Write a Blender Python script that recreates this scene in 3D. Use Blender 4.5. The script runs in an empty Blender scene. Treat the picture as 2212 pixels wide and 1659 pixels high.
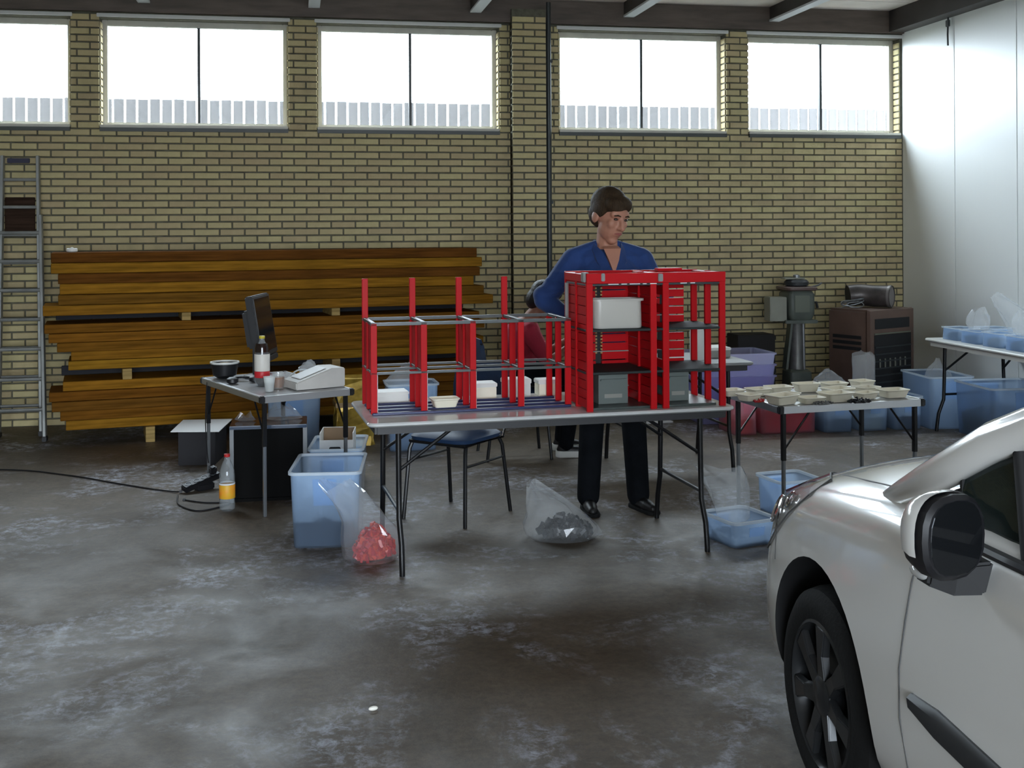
import bpy, bmesh, math, random
from mathutils import Vector, Matrix, Euler, noise

random.seed(7)
SC = bpy.context.scene
COL = SC.collection
PI = math.pi
R = math.radians

# ------------------------------------------------------------------ camera
FPX, YAW, ROLL, CAMH = 2480.0, R(10.7), R(-0.32), 1.672
cam_d = bpy.data.cameras.new('camera')
cam_d.sensor_width = 36.0
cam_d.lens = FPX / 2212 * 36
cam_d.shift_y = -338.5 / 2212
cam_d.clip_end = 200
cam = bpy.data.objects.new('camera', cam_d)
COL.objects.link(cam)
fw = Vector((math.sin(YAW), math.cos(YAW), 0)); r0 = Vector((math.cos(YAW), -math.sin(YAW), 0)); u0 = Vector((0, 0, 1))
rt = math.cos(ROLL) * r0 + math.sin(ROLL) * u0
up = -math.sin(ROLL) * r0 + math.cos(ROLL) * u0
cam.matrix_world = Matrix(((rt.x, up.x, -fw.x, 0), (rt.y, up.y, -fw.y, 0), (rt.z, up.z, -fw.z, CAMH), (0, 0, 0, 1)))
SC.camera = cam

# ------------------------------------------------------------------ world, view
SKY = 16.0
world = bpy.data.worlds.new('overcast_sky'); SC.world = world
world.use_nodes = True
bg = world.node_tree.nodes['Background']
bg.inputs[0].default_value = (0.80, 0.90, 1.0, 1)
bg.inputs[1].default_value = SKY
SC.view_settings.view_transform = 'Standard'
SC.view_settings.look = 'None'
SC.view_settings.exposure = 0.6
SC.view_settings.gamma = 1.0
SC.view_settings.use_curve_mapping = False
SC.cycles.max_bounces = 10
SC.cycles.diffuse_bounces = 5
SC.cycles.glossy_bounces = 4
SC.cycles.transmission_bounces = 6
SC.cycles.transparent_max_bounces = 24
SC.cycles.sample_clamp_indirect = 8.0
SC.cycles.caustics_reflective = False
SC.cycles.caustics_refractive = False

WALL_Y = 10.36
RX = 5.86            # inner face of the white panel wall
LX = -6.0
FY = -5.0
CEIL = 3.76
WIN = [(-3.49, -1.885), (-1.644, -0.054), (0.2, 1.846), (2.406, 4.038), (4.262, 5.84)]
WZ0, WZ1 = 2.563, 3.50
DOOR = (-2.2, 3.0, 0.0, 3.0)

def portal(name, loc, rot, sx, sy):
    l = bpy.data.lights.new(name, 'AREA'); l.shape = 'RECTANGLE'; l.size = sx; l.size_y = sy
    l.cycles.is_portal = True
    o = bpy.data.objects.new(name, l); COL.objects.link(o); o.location = loc; o.rotation_euler = rot
for i, (a, b) in enumerate(WIN):
    portal('window_daylight', ((a + b) / 2, WALL_Y + 0.26, (WZ0 + WZ1) / 2), (-PI / 2, 0, 0), b - a, WZ1 - WZ0)
portal('door_daylight', ((DOOR[0] + DOOR[1]) / 2, FY - 0.12, (DOOR[3]) / 2), (PI / 2, 0, 0), DOOR[1] - DOOR[0], DOOR[3])

# ------------------------------------------------------------------ materials
MATS = {}
def M(name, col=(.5, .5, .5), rough=.5, metal=0.0, var=0.0, scale=8.0, bump=0.0, bscale=40.0, coat=0.0, stretch=None, spec=.5, sheen=0.0, isl=0.0, dark=None):
    if name in MATS: return MATS[name]
    m = bpy.data.materials.new(name); m.use_nodes = True
    nt = m.node_tree; p = nt.nodes['Principled BSDF']
    p.inputs['Base Color'].default_value = (*col, 1)
    p.inputs['Roughness'].default_value = rough
    p.inputs['Metallic'].default_value = metal
    p.inputs['Specular IOR Level'].default_value = spec
    p.inputs['Coat Weight'].default_value = coat
    p.inputs['Coat Roughness'].default_value = .04
    p.inputs['Sheen Weight'].default_value = sheen
    tc = nt.nodes.new('ShaderNodeTexCoord'); mp = nt.nodes.new('ShaderNodeMapping')
    nt.links.new(tc.outputs['Object'], mp.inputs[0])
    if stretch: mp.inputs['Scale'].default_value = stretch
    last = None
    if var > 0:
        n = nt.nodes.new('ShaderNodeTexNoise'); n.inputs['Scale'].default_value = scale; n.inputs['Detail'].default_value = 6
        nt.links.new(mp.outputs[0], n.inputs['Vector'])
        r = nt.nodes.new('ShaderNodeValToRGB')
        lo = dark if dark else tuple(c * (1 - var) for c in col)
        hi = tuple(min(1, c * (1 + var * .6)) for c in col)
        r.color_ramp.elements[0].position = .3; r.color_ramp.elements[1].position = .7
        r.color_ramp.elements[0].color = (*lo, 1); r.color_ramp.elements[1].color = (*hi, 1)
        nt.links.new(n.outputs['Fac'], r.inputs[0]); last = r.outputs[0]
    if isl > 0:
        oi = nt.nodes.new('ShaderNodeObjectInfo'); ge = nt.nodes.new('ShaderNodeNewGeometry')
        ad = nt.nodes.new('ShaderNodeMath'); ad.operation = 'ADD'; fr = nt.nodes.new('ShaderNodeMath'); fr.operation = 'FRACT'
        nt.links.new(oi.outputs['Random'], ad.inputs[0]); nt.links.new(ge.outputs['Random Per Island'], ad.inputs[1]); nt.links.new(ad.outputs[0], fr.inputs[0])
        mr = nt.nodes.new('ShaderNodeMapRange'); mr.inputs['To Min'].default_value = 1 - isl; mr.inputs['To Max'].default_value = 1 + isl
        nt.links.new(fr.outputs[0], mr.inputs['Value'])
        hs = nt.nodes.new('ShaderNodeHueSaturation')
        nt.links.new(mr.outputs[0], hs.inputs['Value'])
        mr2 = nt.nodes.new('ShaderNodeMapRange'); mr2.inputs['To Min'].default_value = .49; mr2.inputs['To Max'].default_value = .51
        nt.links.new(fr.outputs[0], mr2.inputs['Value']); nt.links.new(mr2.outputs[0], hs.inputs['Hue'])
        if last: nt.links.new(last, hs.inputs['Color'])
        else: hs.inputs['Color'].default_value = (*col, 1)
        last = hs.outputs[0]
    if last: nt.links.new(last, p.inputs['Base Color'])
    if bump > 0:
        n2 = nt.nodes.new('ShaderNodeTexNoise'); n2.inputs['Scale'].default_value = bscale; n2.inputs['Detail'].default_value = 4
        nt.links.new(mp.outputs[0], n2.inputs['Vector'])
        b = nt.nodes.new('ShaderNodeBump'); b.inputs['Strength'].default_value = bump; b.inputs['Distance'].default_value = .01
        nt.links.new(n2.outputs['Fac'], b.inputs['Height']); nt.links.new(b.outputs[0], p.inputs['Normal'])
    MATS[name] = m
    return m

def M_film(name, col=(.85, .9, .95), clear=.7, gloss_rough=.12, transl=.5, ior=1.45):
    """thin see-through plastic: transparent mixed with a milky, glossy skin"""
    if name in MATS: return MATS[name]
    m = bpy.data.materials.new(name); m.use_nodes = True
    nt = m.node_tree; nt.nodes.clear()
    out = nt.nodes.new('ShaderNodeOutputMaterial')
    tr = nt.nodes.new('ShaderNodeBsdfTransparent'); tr.inputs[0].default_value = (*[min(1, .6 + .4 * c) for c in col], 1)
    df = nt.nodes.new('ShaderNodeBsdfDiffuse'); df.inputs[0].default_value = (*col, 1)
    tl = nt.nodes.new('ShaderNodeBsdfTranslucent'); tl.inputs[0].default_value = (*col, 1)
    gl = nt.nodes.new('ShaderNodeBsdfGlossy'); gl.inputs['Roughness'].default_value = gloss_rough
    lw = nt.nodes.new('ShaderNodeLayerWeight'); lw.inputs[0].default_value = .5
    pw5 = nt.nodes.new('ShaderNodeMath'); pw5.operation = 'POWER'; pw5.inputs[1].default_value = 5; nt.links.new(lw.outputs['Facing'], pw5.inputs[0])
    f0 = ((ior - 1) / (ior + 1)) ** 2
    fr = nt.nodes.new('ShaderNodeMath'); fr.operation = 'MULTIPLY_ADD'; fr.inputs[1].default_value = 1 - f0; fr.inputs[2].default_value = f0; nt.links.new(pw5.outputs[0], fr.inputs[0])
    m1 = nt.nodes.new('ShaderNodeMixShader'); m1.inputs[0].default_value = transl
    nt.links.new(df.outputs[0], m1.inputs[1]); nt.links.new(tl.outputs[0], m1.inputs[2])
    m2 = nt.nodes.new('ShaderNodeMixShader'); m2.inputs[0].default_value = clear
    nt.links.new(m1.outputs[0], m2.inputs[1]); nt.links.new(tr.outputs[0], m2.inputs[2])
    m3 = nt.nodes.new('ShaderNodeMixShader'); nt.links.new(fr.outputs[0], m3.inputs[0])
    nt.links.new(m2.outputs[0], m3.inputs[1]); nt.links.new(gl.outputs[0], m3.inputs[2])
    nt.links.new(m3.outputs[0], out.inputs[0])
    MATS[name] = m
    return m

def M_floor():
    m = bpy.data.materials.new('concrete_floor'); m.use_nodes = True
    nt = m.node_tree; p = nt.nodes['Principled BSDF']
    tc = nt.nodes.new('ShaderNodeTexCoord')
    def nz(scale, det, rough=.55, dist=0.0):
        n = nt.nodes.new('ShaderNodeTexNoise'); n.inputs['Scale'].default_value = scale; n.inputs['Detail'].default_value = det
        n.inputs['Roughness'].default_value = rough; n.inputs['Distortion'].default_value = dist
        nt.links.new(tc.outputs['Object'], n.inputs['Vector']); return n
    def ramp(src, stops):
        r = nt.nodes.new('ShaderNodeValToRGB'); e = r.color_ramp.elements
        e[0].position, e[0].color = stops[0][0], (*stops[0][1], 1); e[1].position, e[1].color = stops[1][0], (*stops[1][1], 1)
        for q, c in stops[2:]:
            k = e.new(q); k.color = (*c, 1)
        nt.links.new(src, r.inputs[0]); return r
    base = ramp(nz(1.1, 8, .6, .4).outputs['Fac'], [(.32, (.072, .052, .031)), (.68, (.155, .122, .088))])
    fine = ramp(nz(26, 8, .8).outputs['Fac'], [(.3, (.55, .55, .55)), (.7, (1.3, 1.3, 1.3))])
    mx = nt.nodes.new('ShaderNodeMix'); mx.data_type = 'RGBA'; mx.blend_type = 'MULTIPLY'; mx.inputs[0].default_value = 1
    nt.links.new(base.outputs[0], mx.inputs[6]); nt.links.new(fine.outputs[0], mx.inputs[7])
    # pale scuffs and lime marks
    s1 = ramp(nz(1.2, 9, .66, .6).outputs['Fac'], [(.49, (0, 0, 0)), (.66, (1, 1, 1))])
    s2 = ramp(nz(15, 9, .78, .3).outputs['Fac'], [(.46, (0, 0, 0)), (.62, (1, 1, 1))])
    ms = nt.nodes.new('ShaderNodeMath'); ms.operation = 'MULTIPLY'
    nt.links.new(s1.outputs[0], ms.inputs[0]); nt.links.new(s2.outputs[0], ms.inputs[1])
    mx2 = nt.nodes.new('ShaderNodeMix'); mx2.data_type = 'RGBA'
    nt.links.new(ms.outputs[0], mx2.inputs[0]); nt.links.new(mx.outputs[2], mx2.inputs[6]); mx2.inputs[7].default_value = (.55, .58, .68, 1)
    nt.links.new(mx2.outputs[2], p.inputs['Base Color'])
    rr = ramp(nz(2.2, 7, .6, .5).outputs['Fac'], [(.3, (.42, .42, .42)), (.7, (.72, .72, .72))])
    nt.links.new(rr.outputs[0], p.inputs['Roughness'])
    p.inputs['Specular IOR Level'].default_value = .42
    b = nt.nodes.new('ShaderNodeBump'); b.inputs['Strength'].default_value = .35; b.inputs['Distance'].default_value = .01
    nt.links.new(nz(9, 8, .7).outputs['Fac'], b.inputs['Height']); nt.links.new(b.outputs[0], p.inputs['Normal'])
    return m

def M_panel():
    m = bpy.data.materials.new('white_sandwich_panel'); m.use_nodes = True
    nt = m.node_tree; p = nt.nodes['Principled BSDF']
    p.inputs['Base Color'].default_value = (.86, .88, .87, 1); p.inputs['Roughness'].default_value = .33
    tc = nt.nodes.new('ShaderNodeTexCoord'); w = nt.nodes.new('ShaderNodeTexWave'); w.bands_direction = 'Y'
    w.inputs['Scale'].default_value = 16; nt.links.new(tc.outputs['Object'], w.inputs['Vector'])
    b = nt.nodes.new('ShaderNodeBump'); b.inputs['Strength'].default_value = .06; b.inputs['Distance'].default_value = .004
    nt.links.new(w.outputs['Fac'], b.inputs['Height']); nt.links.new(b.outputs[0], p.inputs['Normal'])
    return m

def M_wood(name, col, rough=.8):
    return M(name, col, rough, var=.45, scale=3.0, stretch=(.9, 14, 14), bump=.3, bscale=8, isl=.18, spec=.05)

brick_m = M('pale_yellow_brick', (.50, .415, .225), .85, var=.14, scale=7, bump=.3, bscale=60, isl=.07)
mortar_m = M('dark_mortar', (.115, .11, .08), .95, var=.3, scale=20, bump=.3)
dkbeam_m = M('dark_steel_beam', (.032, .026, .024), .55, var=.3, scale=4)
ringb_m = M('brown_ring_beam', (.10, .075, .06), .6, var=.35, scale=3, stretch=(1, 6, 6))
flange_m = M('flange_window_light', (.5, .52, .55), .45)  # pale tone is window light on the beam undersides, put into the colour
ceil_m = M('ceiling_board', (.62, .56, .52), .7, var=.15, scale=3)
frame_m = M('window_frame_paint', (.56, .54, .47), .5, var=.1)
trim_m = M('pale_trim_paint', (.62, .62, .6), .5)
fence_m = M('weathered_fence_board', (.06, .053, .053), .85, var=.25, scale=4, stretch=(6, 6, .6), isl=.12)
steel_blk = M('black_tube_steel', (.006, .006, .007), .35, spec=.35)
steel_gry = M('grey_steel', (.22, .23, .24), .35, metal=.7)
alu_m = M('brushed_aluminium', (.55, .56, .57), .35, metal=.85)
alu_dull = M('dull_ladder_aluminium', (.34, .35, .34), .5, metal=.6, var=.25, scale=6)
white_pl = M('white_plastic', (.74, .74, .70), .38)
cream_pl = M('cream_plastic_tray', (.88, .82, .66), .45, var=.05)
black_pl = M('black_plastic', (.010, .010, .012), .42)
blackmatt = M('black_matt', (.010, .010, .011), .7)
red_m = M('red_plastic_beam', (.50, .006, .010), .42, spec=.14)
grey_lego = M('dark_grey_plastic', (.075, .085, .085), .35)
blue_rail = M('dark_blue_plastic', (.022, .028, .10), .35)
grey_box = M('grey_green_plastic', (.13, .155, .145), .4)
paint_w = M('white_car_paint', (.82, .81, .78), .22, coat=1.0)
chrome = M('chrome', (.8, .8, .82), .08, metal=1.0)
rubber = M('tyre_rubber', (.008, .008, .008), .8, spec=.2, bump=.2, bscale=80)
rim_m = M('grey_wheel_cover', (.028, .03, .032), .26, metal=.4)
skin_m = M('skin', (.42, .20, .13), .55, var=.08, scale=10)
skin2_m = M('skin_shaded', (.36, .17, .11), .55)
hair_b = M('brown_hair', (.045, .027, .013), .65, spec=.2, var=.5, scale=25, stretch=(6, 6, 1), bump=.6, bscale=70)
hair_k = M('black_hair', (.010, .008, .007), .5, bump=.5, bscale=60)
shirt_b = M('blue_shirt_cloth', (.011, .045, .175), .85, var=.25, scale=6, bump=.5, bscale=14, sheen=.1)
shirt_r = M('red_shirt_cloth', (.42, .022, .05), .85, var=.2, scale=8, bump=.4, bscale=14)
jean_m = M('black_trousers_cloth', (.006, .007, .009), .95, spec=.1, var=.3, scale=12, bump=.4, bscale=20)
shoe_m = M('black_leather', (.010, .009, .009), .45)
lip_m = M('lips', (.28, .08, .07), .5)
eye_m = M('eye_dark', (.03, .02, .015), .2)
blue_pad = M('blue_upholstery', (.010, .032, .085), .55, var=.15, scale=12)
tote_m = M_film('clear_blue_tote', (.66, .81, 1.0), .60, .25, .85, 1.25)
rim_pl = M_film('milky_tub_rim', (.86, .93, 1.0), .22, .2, .6, 1.3)
tote_lil = M_film('lilac_tote', (.80, .80, 1.0), .35, .25, .85, 1.25)
tote_red = M_film('red_tinted_tote', (.98, .66, .74), .62, .25, .85, 1.25)
film_m = M_film('clear_bag_film', (.96, .98, 1.0), .79, .09, .7, 1.42)
film_milk = M_film('milky_tub_plastic', (.88, .86, .80), .10, .3, .5)
glass_m = M_film('window_glass', (.9, .95, .95), .96, .02, .2)
pet_m = M_film('pet_bottle', (.8, .85, .88), .82, .05, .3)
red_pcs = M('red_small_pieces', (.50, .02, .02), .35, isl=.3)
dark_pcs = M('dark_small_pieces', (.014, .016, .02), .4, isl=.5)
mix_pcs = M('grey_small_pieces', (.16, .165, .16), .45, isl=.6)
tan_pcs = M('tan_small_pieces', (.35, .30, .22), .5, isl=.4)
card_m = M('brown_cardboard', (.30, .20, .12), .8, var=.1)
card_w = M('white_cardboard', (.75, .74, .70), .7)
paper_m = M('white_paper', (.85, .85, .85), .7)
gold_m = M('gold_wrap_film', (.55, .36, .06), .25, metal=.35, var=.4, scale=14)
machine_g = M('grey_green_machine_paint', (.085, .10, .082), .5, var=.3, scale=6)
machine_l = M('grey_switch_box_paint', (.25, .25, .20), .5, var=.12)
brown_mt = M('brown_enamel', (.13, .08, .06), .5, var=.25, scale=4)
dkgrey = M('dark_grey_metal', (.03, .034, .036), .5)

# ------------------------------------------------------------------ mesh helpers
class MB:
    def __init__(s): s.v = []; s.f = []
    def add(s, vs, fs, mtx=None):
        o = len(s.v)
        if mtx is not None: vs = [mtx @ Vector(p) for p in vs]
        s.v += [tuple(p) for p in vs]; s.f += [tuple(i + o for i in f) for f in fs]; return s
    def box(s, x0, x1, y0, y1, z0, z1, mtx=None):
        return s.add([(x0, y0, z0), (x1, y0, z0), (x1, y1, z0), (x0, y1, z0), (x0, y0, z1), (x1, y0, z1), (x1, y1, z1), (x0, y1, z1)],
                     [(3, 2, 1, 0), (4, 5, 6, 7), (0, 1, 5, 4), (1, 2, 6, 5), (2, 3, 7, 6), (3, 0, 4, 7)], mtx)
    def bc(s, c, d, rz=0, mtx=None):
        m = Matrix.Translation(c) @ Euler((0, 0, rz)).to_matrix().to_4x4()
        if mtx is not None: m = mtx @ m
        return s.box(-d[0] / 2, d[0] / 2, -d[1] / 2, d[1] / 2, -d[2] / 2, d[2] / 2, m)
    def loft(s, rings, close=True, cap0=True, cap1=True, mtx=None):
        n = len(rings[0]); vs = [p for r in rings for p in r]; fs = []
        for i in range(len(rings) - 1):
            for j in range(n if close else n - 1):
                k = (j + 1) % n
                fs.append((i * n + j, i * n + k, (i + 1) * n + k, (i + 1) * n + j))
        if cap0: fs.append(tuple(range(n - 1, -1, -1)))
        if cap1: fs.append(tuple((len(rings) - 1) * n + j for j in range(n)))
        return s.add(vs, fs, mtx)
    def tube(s, pts, r, n=8, mtx=None, caps=True):
        pts = [Vector(p) for p in pts]; rr = r if isinstance(r, (list, tuple)) else [r] * len(pts)
        rings = []; prev = None
        for i, p in enumerate(pts):
            if i == 0: t = pts[1] - pts[0]
            elif i == len(pts) - 1: t = pts[-1] - pts[-2]
            else: t = (pts[i + 1] - pts[i]).normalized() + (pts[i] - pts[i - 1]).normalized()
            if t.length < 1e-9: t = Vector((0, 0, 1))
            t.normalize()
            if prev is None:
                a = Vector((0, 0, 1)) if abs(t.z) < .9 else Vector((1, 0, 0))
                u = t.cross(a).normalized()
            else:
                u = (prev - t * prev.dot(t)).normalized()
            prev = u; w = t.cross(u)
            rings.append([p + rr[i] * (math.cos(2 * PI * k / n) * u + math.sin(2 * PI * k / n) * w) for k in range(n)])
        return s.loft(rings, True, caps, caps, mtx)
    def lathe(s, prof, n=24, mtx=None, caps=True):
        rings = [[(r * math.cos(2 * PI * k / n), r * math.sin(2 * PI * k / n), z) for k in range(n)] for r, z in prof]
        return s.loft(rings, True, caps, caps, mtx)
    def ell(s, c, r, mtx=None, n=16, m=10):
        rings = []
        for i in range(m + 1):
            t = -PI / 2 + PI * i / m
            q = max(math.cos(t), .02)
            rings.append([(c[0] + r[0] * q * math.cos(2 * PI * k / n), c[1] + r[1] * q * math.sin(2 * PI * k / n), c[2] + r[2] * math.sin(t)) for k in range(n)])
        return s.loft(rings, True, True, True, mtx)
    def cap(s, p0, r0_, p1, r1_, n=12, mtx=None):
        p0, p1 = Vector(p0), Vector(p1); d = (p1 - p0); L = d.length; d.normalize()
        pts = []; rs = []
        for a in (-80, -50, -20):
            pts.append(p0 + d * r0_ * math.sin(R(a))); rs.append(r0_ * math.cos(R(a)))
        for q in (0, .25, .5, .75, 1):
            pts.append(p0.lerp(p1, q)); rs.append(r0_ + (r1_ - r0_) * q)
        for a in (20, 50, 80):
            pts.append(p1 + d * r1_ * math.sin(R(a))); rs.append(r1_ * math.cos(R(a)))
        return s.tube(pts, rs, n, mtx)

def mk(name, mb, mat, parent=None, smooth=False, bevel=0.0, seg=2, normals=True):
    me = bpy.data.meshes.new(name); me.from_pydata(mb.v, [], mb.f); me.update()
    if bevel > 0 or normals:
        bm = bmesh.new(); bm.from_mesh(me)
        if bevel > 0:
            es = [e for e in bm.edges if len(e.link_faces) == 2 and e.calc_face_angle(0) > R(35)]
            bmesh.ops.bevel(bm, geom=es, offset=bevel, segments=seg, affect='EDGES', clamp_overlap=True)
        bmesh.ops.recalc_face_normals(bm, faces=bm.faces)
        bm.to_mesh(me); bm.free()
    if smooth:
        for p in me.polygons: p.use_smooth = True
        if smooth != 'full':
            try: me.set_sharp_from_angle(angle=R(38))
            except Exception: pass
    me.materials.append(mat)
    o = bpy.data.objects.new(name, me); COL.objects.link(o)
    if parent is not None: o.parent = parent
    return o

def tag(o, label=None, cat=None, group=None, kind=None):
    if label: o['label'] = label
    if cat: o['category'] = cat
    if group: o['group'] = group
    if kind: o['kind'] = kind
    return o

def thing(name, label, cat, loc=(0, 0, 0), rz=0, group=None):
    o = bpy.data.objects.new(name, None); COL.objects.link(o); o.empty_display_size = .1
    o.location = loc; o.rotation_euler = (0, 0, rz)
    return tag(o, label, cat, group)

def dup(root, loc=None, rz=None, label=None, parent=None):
    r = root.copy(); COL.objects.link(r)
    if parent is not None: r.parent = parent
    if loc is not None: r.location = loc
    if rz is not None: r.rotation_euler = (0, 0, rz)
    if label: r['label'] = label
    for ch in list(root.children): dup(ch, parent=r)
    return r

def struct(name, mb, mat, label, **k):
    return tag(mk(name, mb, mat, **k), label, None, None, 'structure')

def inst(name, me, loc, parent, rot=(0, 0, 0), scale=(1, 1, 1)):
    o = bpy.data.objects.new(name, me); COL.objects.link(o); o.parent = parent
    o.location = loc; o.rotation_euler = rot; o.scale = scale
    return o

def rr(w, d, r, z, n=4, cx=0, cy=0):
    r = min(r, w / 2 - 1e-4, d / 2 - 1e-4); pts = []
    for sx, sy, a0 in ((1, 1, 0), (-1, 1, 90), (-1, -1, 180), (1, -1, 270)):
        for k in range(n + 1):
            a = R(a0 + 90 * k / n)
            pts.append((cx + sx * (w / 2 - r) + r * math.cos(a), cy + sy * (d / 2 - r) + r * math.sin(a), z))
    return pts

# ================================================================== SETTING
# ---- floor
fl = struct('floor', MB().box(LX, RX + .15, FY, WALL_Y + .3, -.1, 0), M_floor(), 'brown grey concrete floor with pale scuffs')
struct('ground_outside', MB().box(-40, 40, WALL_Y + .35, 60, 1.1, 1.2), M('outside_soil', (.2, .2, .17), .9, var=.3), 'soil outside the hall')
struct('ground_yard', MB().box(-40, 40, -50, FY - .2, -.12, -.02), M('yard_paving', (.3, .3, .29), .9, var=.2), 'paved yard before the hall')

# ---- back wall: mortar bed with window holes, bricks proud of it
def wall_slab(mb, y0, y1, x0, x1, z0, z1, holes):
    xs = x0
    for a, b in holes:
        mb.box(xs, a, y0, y1, z0, z1); mb.box(a, b, y0, y1, z0, WZ0); mb.box(a, b, y0, y1, WZ1, z1); xs = b
    if xs < x1: mb.box(xs, x1, y0, y1, z0, z1)
mb = MB(); wall_slab(mb, WALL_Y + .008, WALL_Y + .24, LX, RX + .15, -.1, 3.95, WIN)
wall_back = struct('wall_back', mb, mortar_m, 'pale yellow brick wall with dark joints under high windows')

BL, BH, JT, CH = .2147, .062, .011, .062
def brick_mesh(w, d=.012, h=BH - JT):
    mb = MB(); b = .003
    mb.add([(0, 0, 0), (w, 0, 0), (w, 0, h), (0, 0, h), (b, -d, b), (w - b, -d, b), (w - b, -d, h - b), (b, -d, h - b)],
           [(4, 5, 6, 7), (0, 1, 5, 4), (1, 2, 6, 5), (2, 3, 7, 6), (3, 0, 4, 7)])
    return mb
full = brick_mesh(BL - JT); fo = mk('brick', full, brick_m, wall_back, normals=False); full_me = fo.data
bpy.data.objects.remove(fo)
rest = MB(); cand = []
z = .004; row = 0
while z + BH < 3.56:
    free = [(-4.6, RX - .005)]
    if z + BH > WZ0 + .005 and z < WZ1 - .005:
        free = []; xs = -4.6
        for a, b in WIN: free.append((xs, a - .004)); xs = b + .004
        free.append((xs, RX - .005))
    off = (row % 2) * BL / 2
    for a, b in free:
        k = math.floor((a - off) / BL)
        while True:
            x0 = k * BL + off; x1 = x0 + BL - JT
            if x0 > b: break
            c0, c1 = max(x0, a), min(x1, b); k += 1
            if c1 - c0 < .02: continue
            cand.append((c0, c1, z, c1 - c0 > BL - JT - .002))
    z += CH; row += 1
pick = [c for c in cand if c[3] and 1.60 < c[2] < 2.52 and -2.75 < c[0] < 1.72]
pick.sort(key=lambda c: c[0]); pick = set(pick[:296])
for c in cand:
    if c in pick:
        inst('brick', full_me, (c[0], WALL_Y + .008, c[2]), wall_back, (0, R(random.uniform(-.25, .25)), 0))
    else:
        mbk = brick_mesh(c[1] - c[0], .012 + random.uniform(-.003, .003)); rest.add(mbk.v, mbk.f, Matrix.Translation((c[0], WALL_Y + .008, c[2])))
z = .004
while z + BH < WZ1:
    if z > WZ0 - .03:
        for a, b in WIN:
            for sx, xx in ((1, a), (-1, b)):
                mbk = brick_mesh(.112, .010)
                mt_ = Matrix.Translation((xx - sx * .001, WALL_Y + (.121 if sx < 0 else .009), z)) @ Euler((0, 0, -PI / 2 if sx < 0 else PI / 2)).to_matrix().to_4x4()
                rest.add(mbk.v, mbk.f, mt_)
    z += CH
tag(mk('brickwork', rest, brick_m, wall_back, normals=False), kind='stuff')

# ---- brick pier beside a pipe
px0, px1, py0 = 1.945, 2.262, WALL_Y - .12
pier = struct('wall_pier', MB().box(px0, px1, py0 + .01, WALL_Y, 0, 3.66), mortar_m, 'brick pier standing out from the wall')
half_me = mk('brick', brick_mesh(.098), brick_m, pier, normals=False); hm = half_me.data; bpy.data.objects.remove(half_me)
side_me = mk('brick', brick_mesh(.112), brick_m, pier, normals=False); sm_ = side_me.data; bpy.data.objects.remove(side_me)
z = .004; row = 0
while z + BH < 3.66:
    if row % 2:
        inst('brick', full_me, (px0 + .002, py0 + .012, z), pier); inst('brick', hm, (px0 + .217, py0 + .012, z), pier)
    else:
        inst('brick', hm, (px0 + .002, py0 + .012, z), pier); inst('brick', full_me, (px0 + .112, py0 + .012, z), pier)
    inst('brick', sm_, (px0 + .012, WALL_Y, z), pier, (0, 0, -PI / 2))
    z += CH; row += 1
pipe = thing('drain_pipe', 'dark vertical drain pipe running up beside the brick pier', 'pipe', (2.30, WALL_Y - .035, 0))
mk('tube', MB().tube([(0, 0, 0), (0, 0, 3.74)], .026, 14), M('dark_pipe', (.035, .04, .04), .4, metal=.3), pipe, True)
for zz in (.6, 1.9, 3.2): mk('bracket', MB().bc((0, .01, zz), (.075, .05, .03)), dkgrey, pipe, bevel=.004)

# ---- windows
for i, (a, b) in enumerate(WIN):
    w = thing('window_%d' % (i + 1), None, None); w['kind'] = 'structure'; w['label'] = 'high horizontal window with slim mullion and white daylight'
    y0, y1 = WALL_Y + .13, WALL_Y + .18; fwid = .045
    f = MB(); f.box(a, a + fwid, y0, y1, WZ0, WZ1); f.box(b - fwid, b, y0, y1, WZ0, WZ1)
    mk('side_frame', f, frame_m, w, bevel=.004)
    mk('head_frame', MB().box(a + fwid, b - fwid, y0, y1, WZ1 - .05, WZ1), frame_m, w, bevel=.004)
    mk('bottom_frame', MB().box(a + fwid, b - fwid, y0, y1, WZ0, WZ0 + .045), frame_m, w, bevel=.004)
    cx = (a + b) / 2 + .02
    mk('mullion', MB().box(cx - .012, cx + .012, y0 + .005, y1 - .005, WZ0 + .045, WZ1 - .05), dkgrey, w)
    for x0, x1 in ((a + fwid, cx - .012), (cx + .012, b - fwid)):
        mk('pane', MB().box(x0, x1, WALL_Y + .152, WALL_Y + .156, WZ0 + .045, WZ1 - .05), glass_m, w)
    mk('sill', MB().box(a + .002, b - .002, WALL_Y - .022, y0, WZ0 - .012, WZ0 + .012), frame_m, w, bevel=.004)
    mk('sill_nosing', MB().box(a, b, WALL_Y - .026, WALL_Y - .004, WZ0 - .045, WZ0 - .013), M('dark_sill_edge', (.06, .065, .06), .5), w)
    mk('head_trim', MB().box(a - .02, min(b + .02, RX), WALL_Y - .024, WALL_Y - .004, WZ1 + .002, WZ1 + .032), trim_m, w, bevel=.003)

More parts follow.
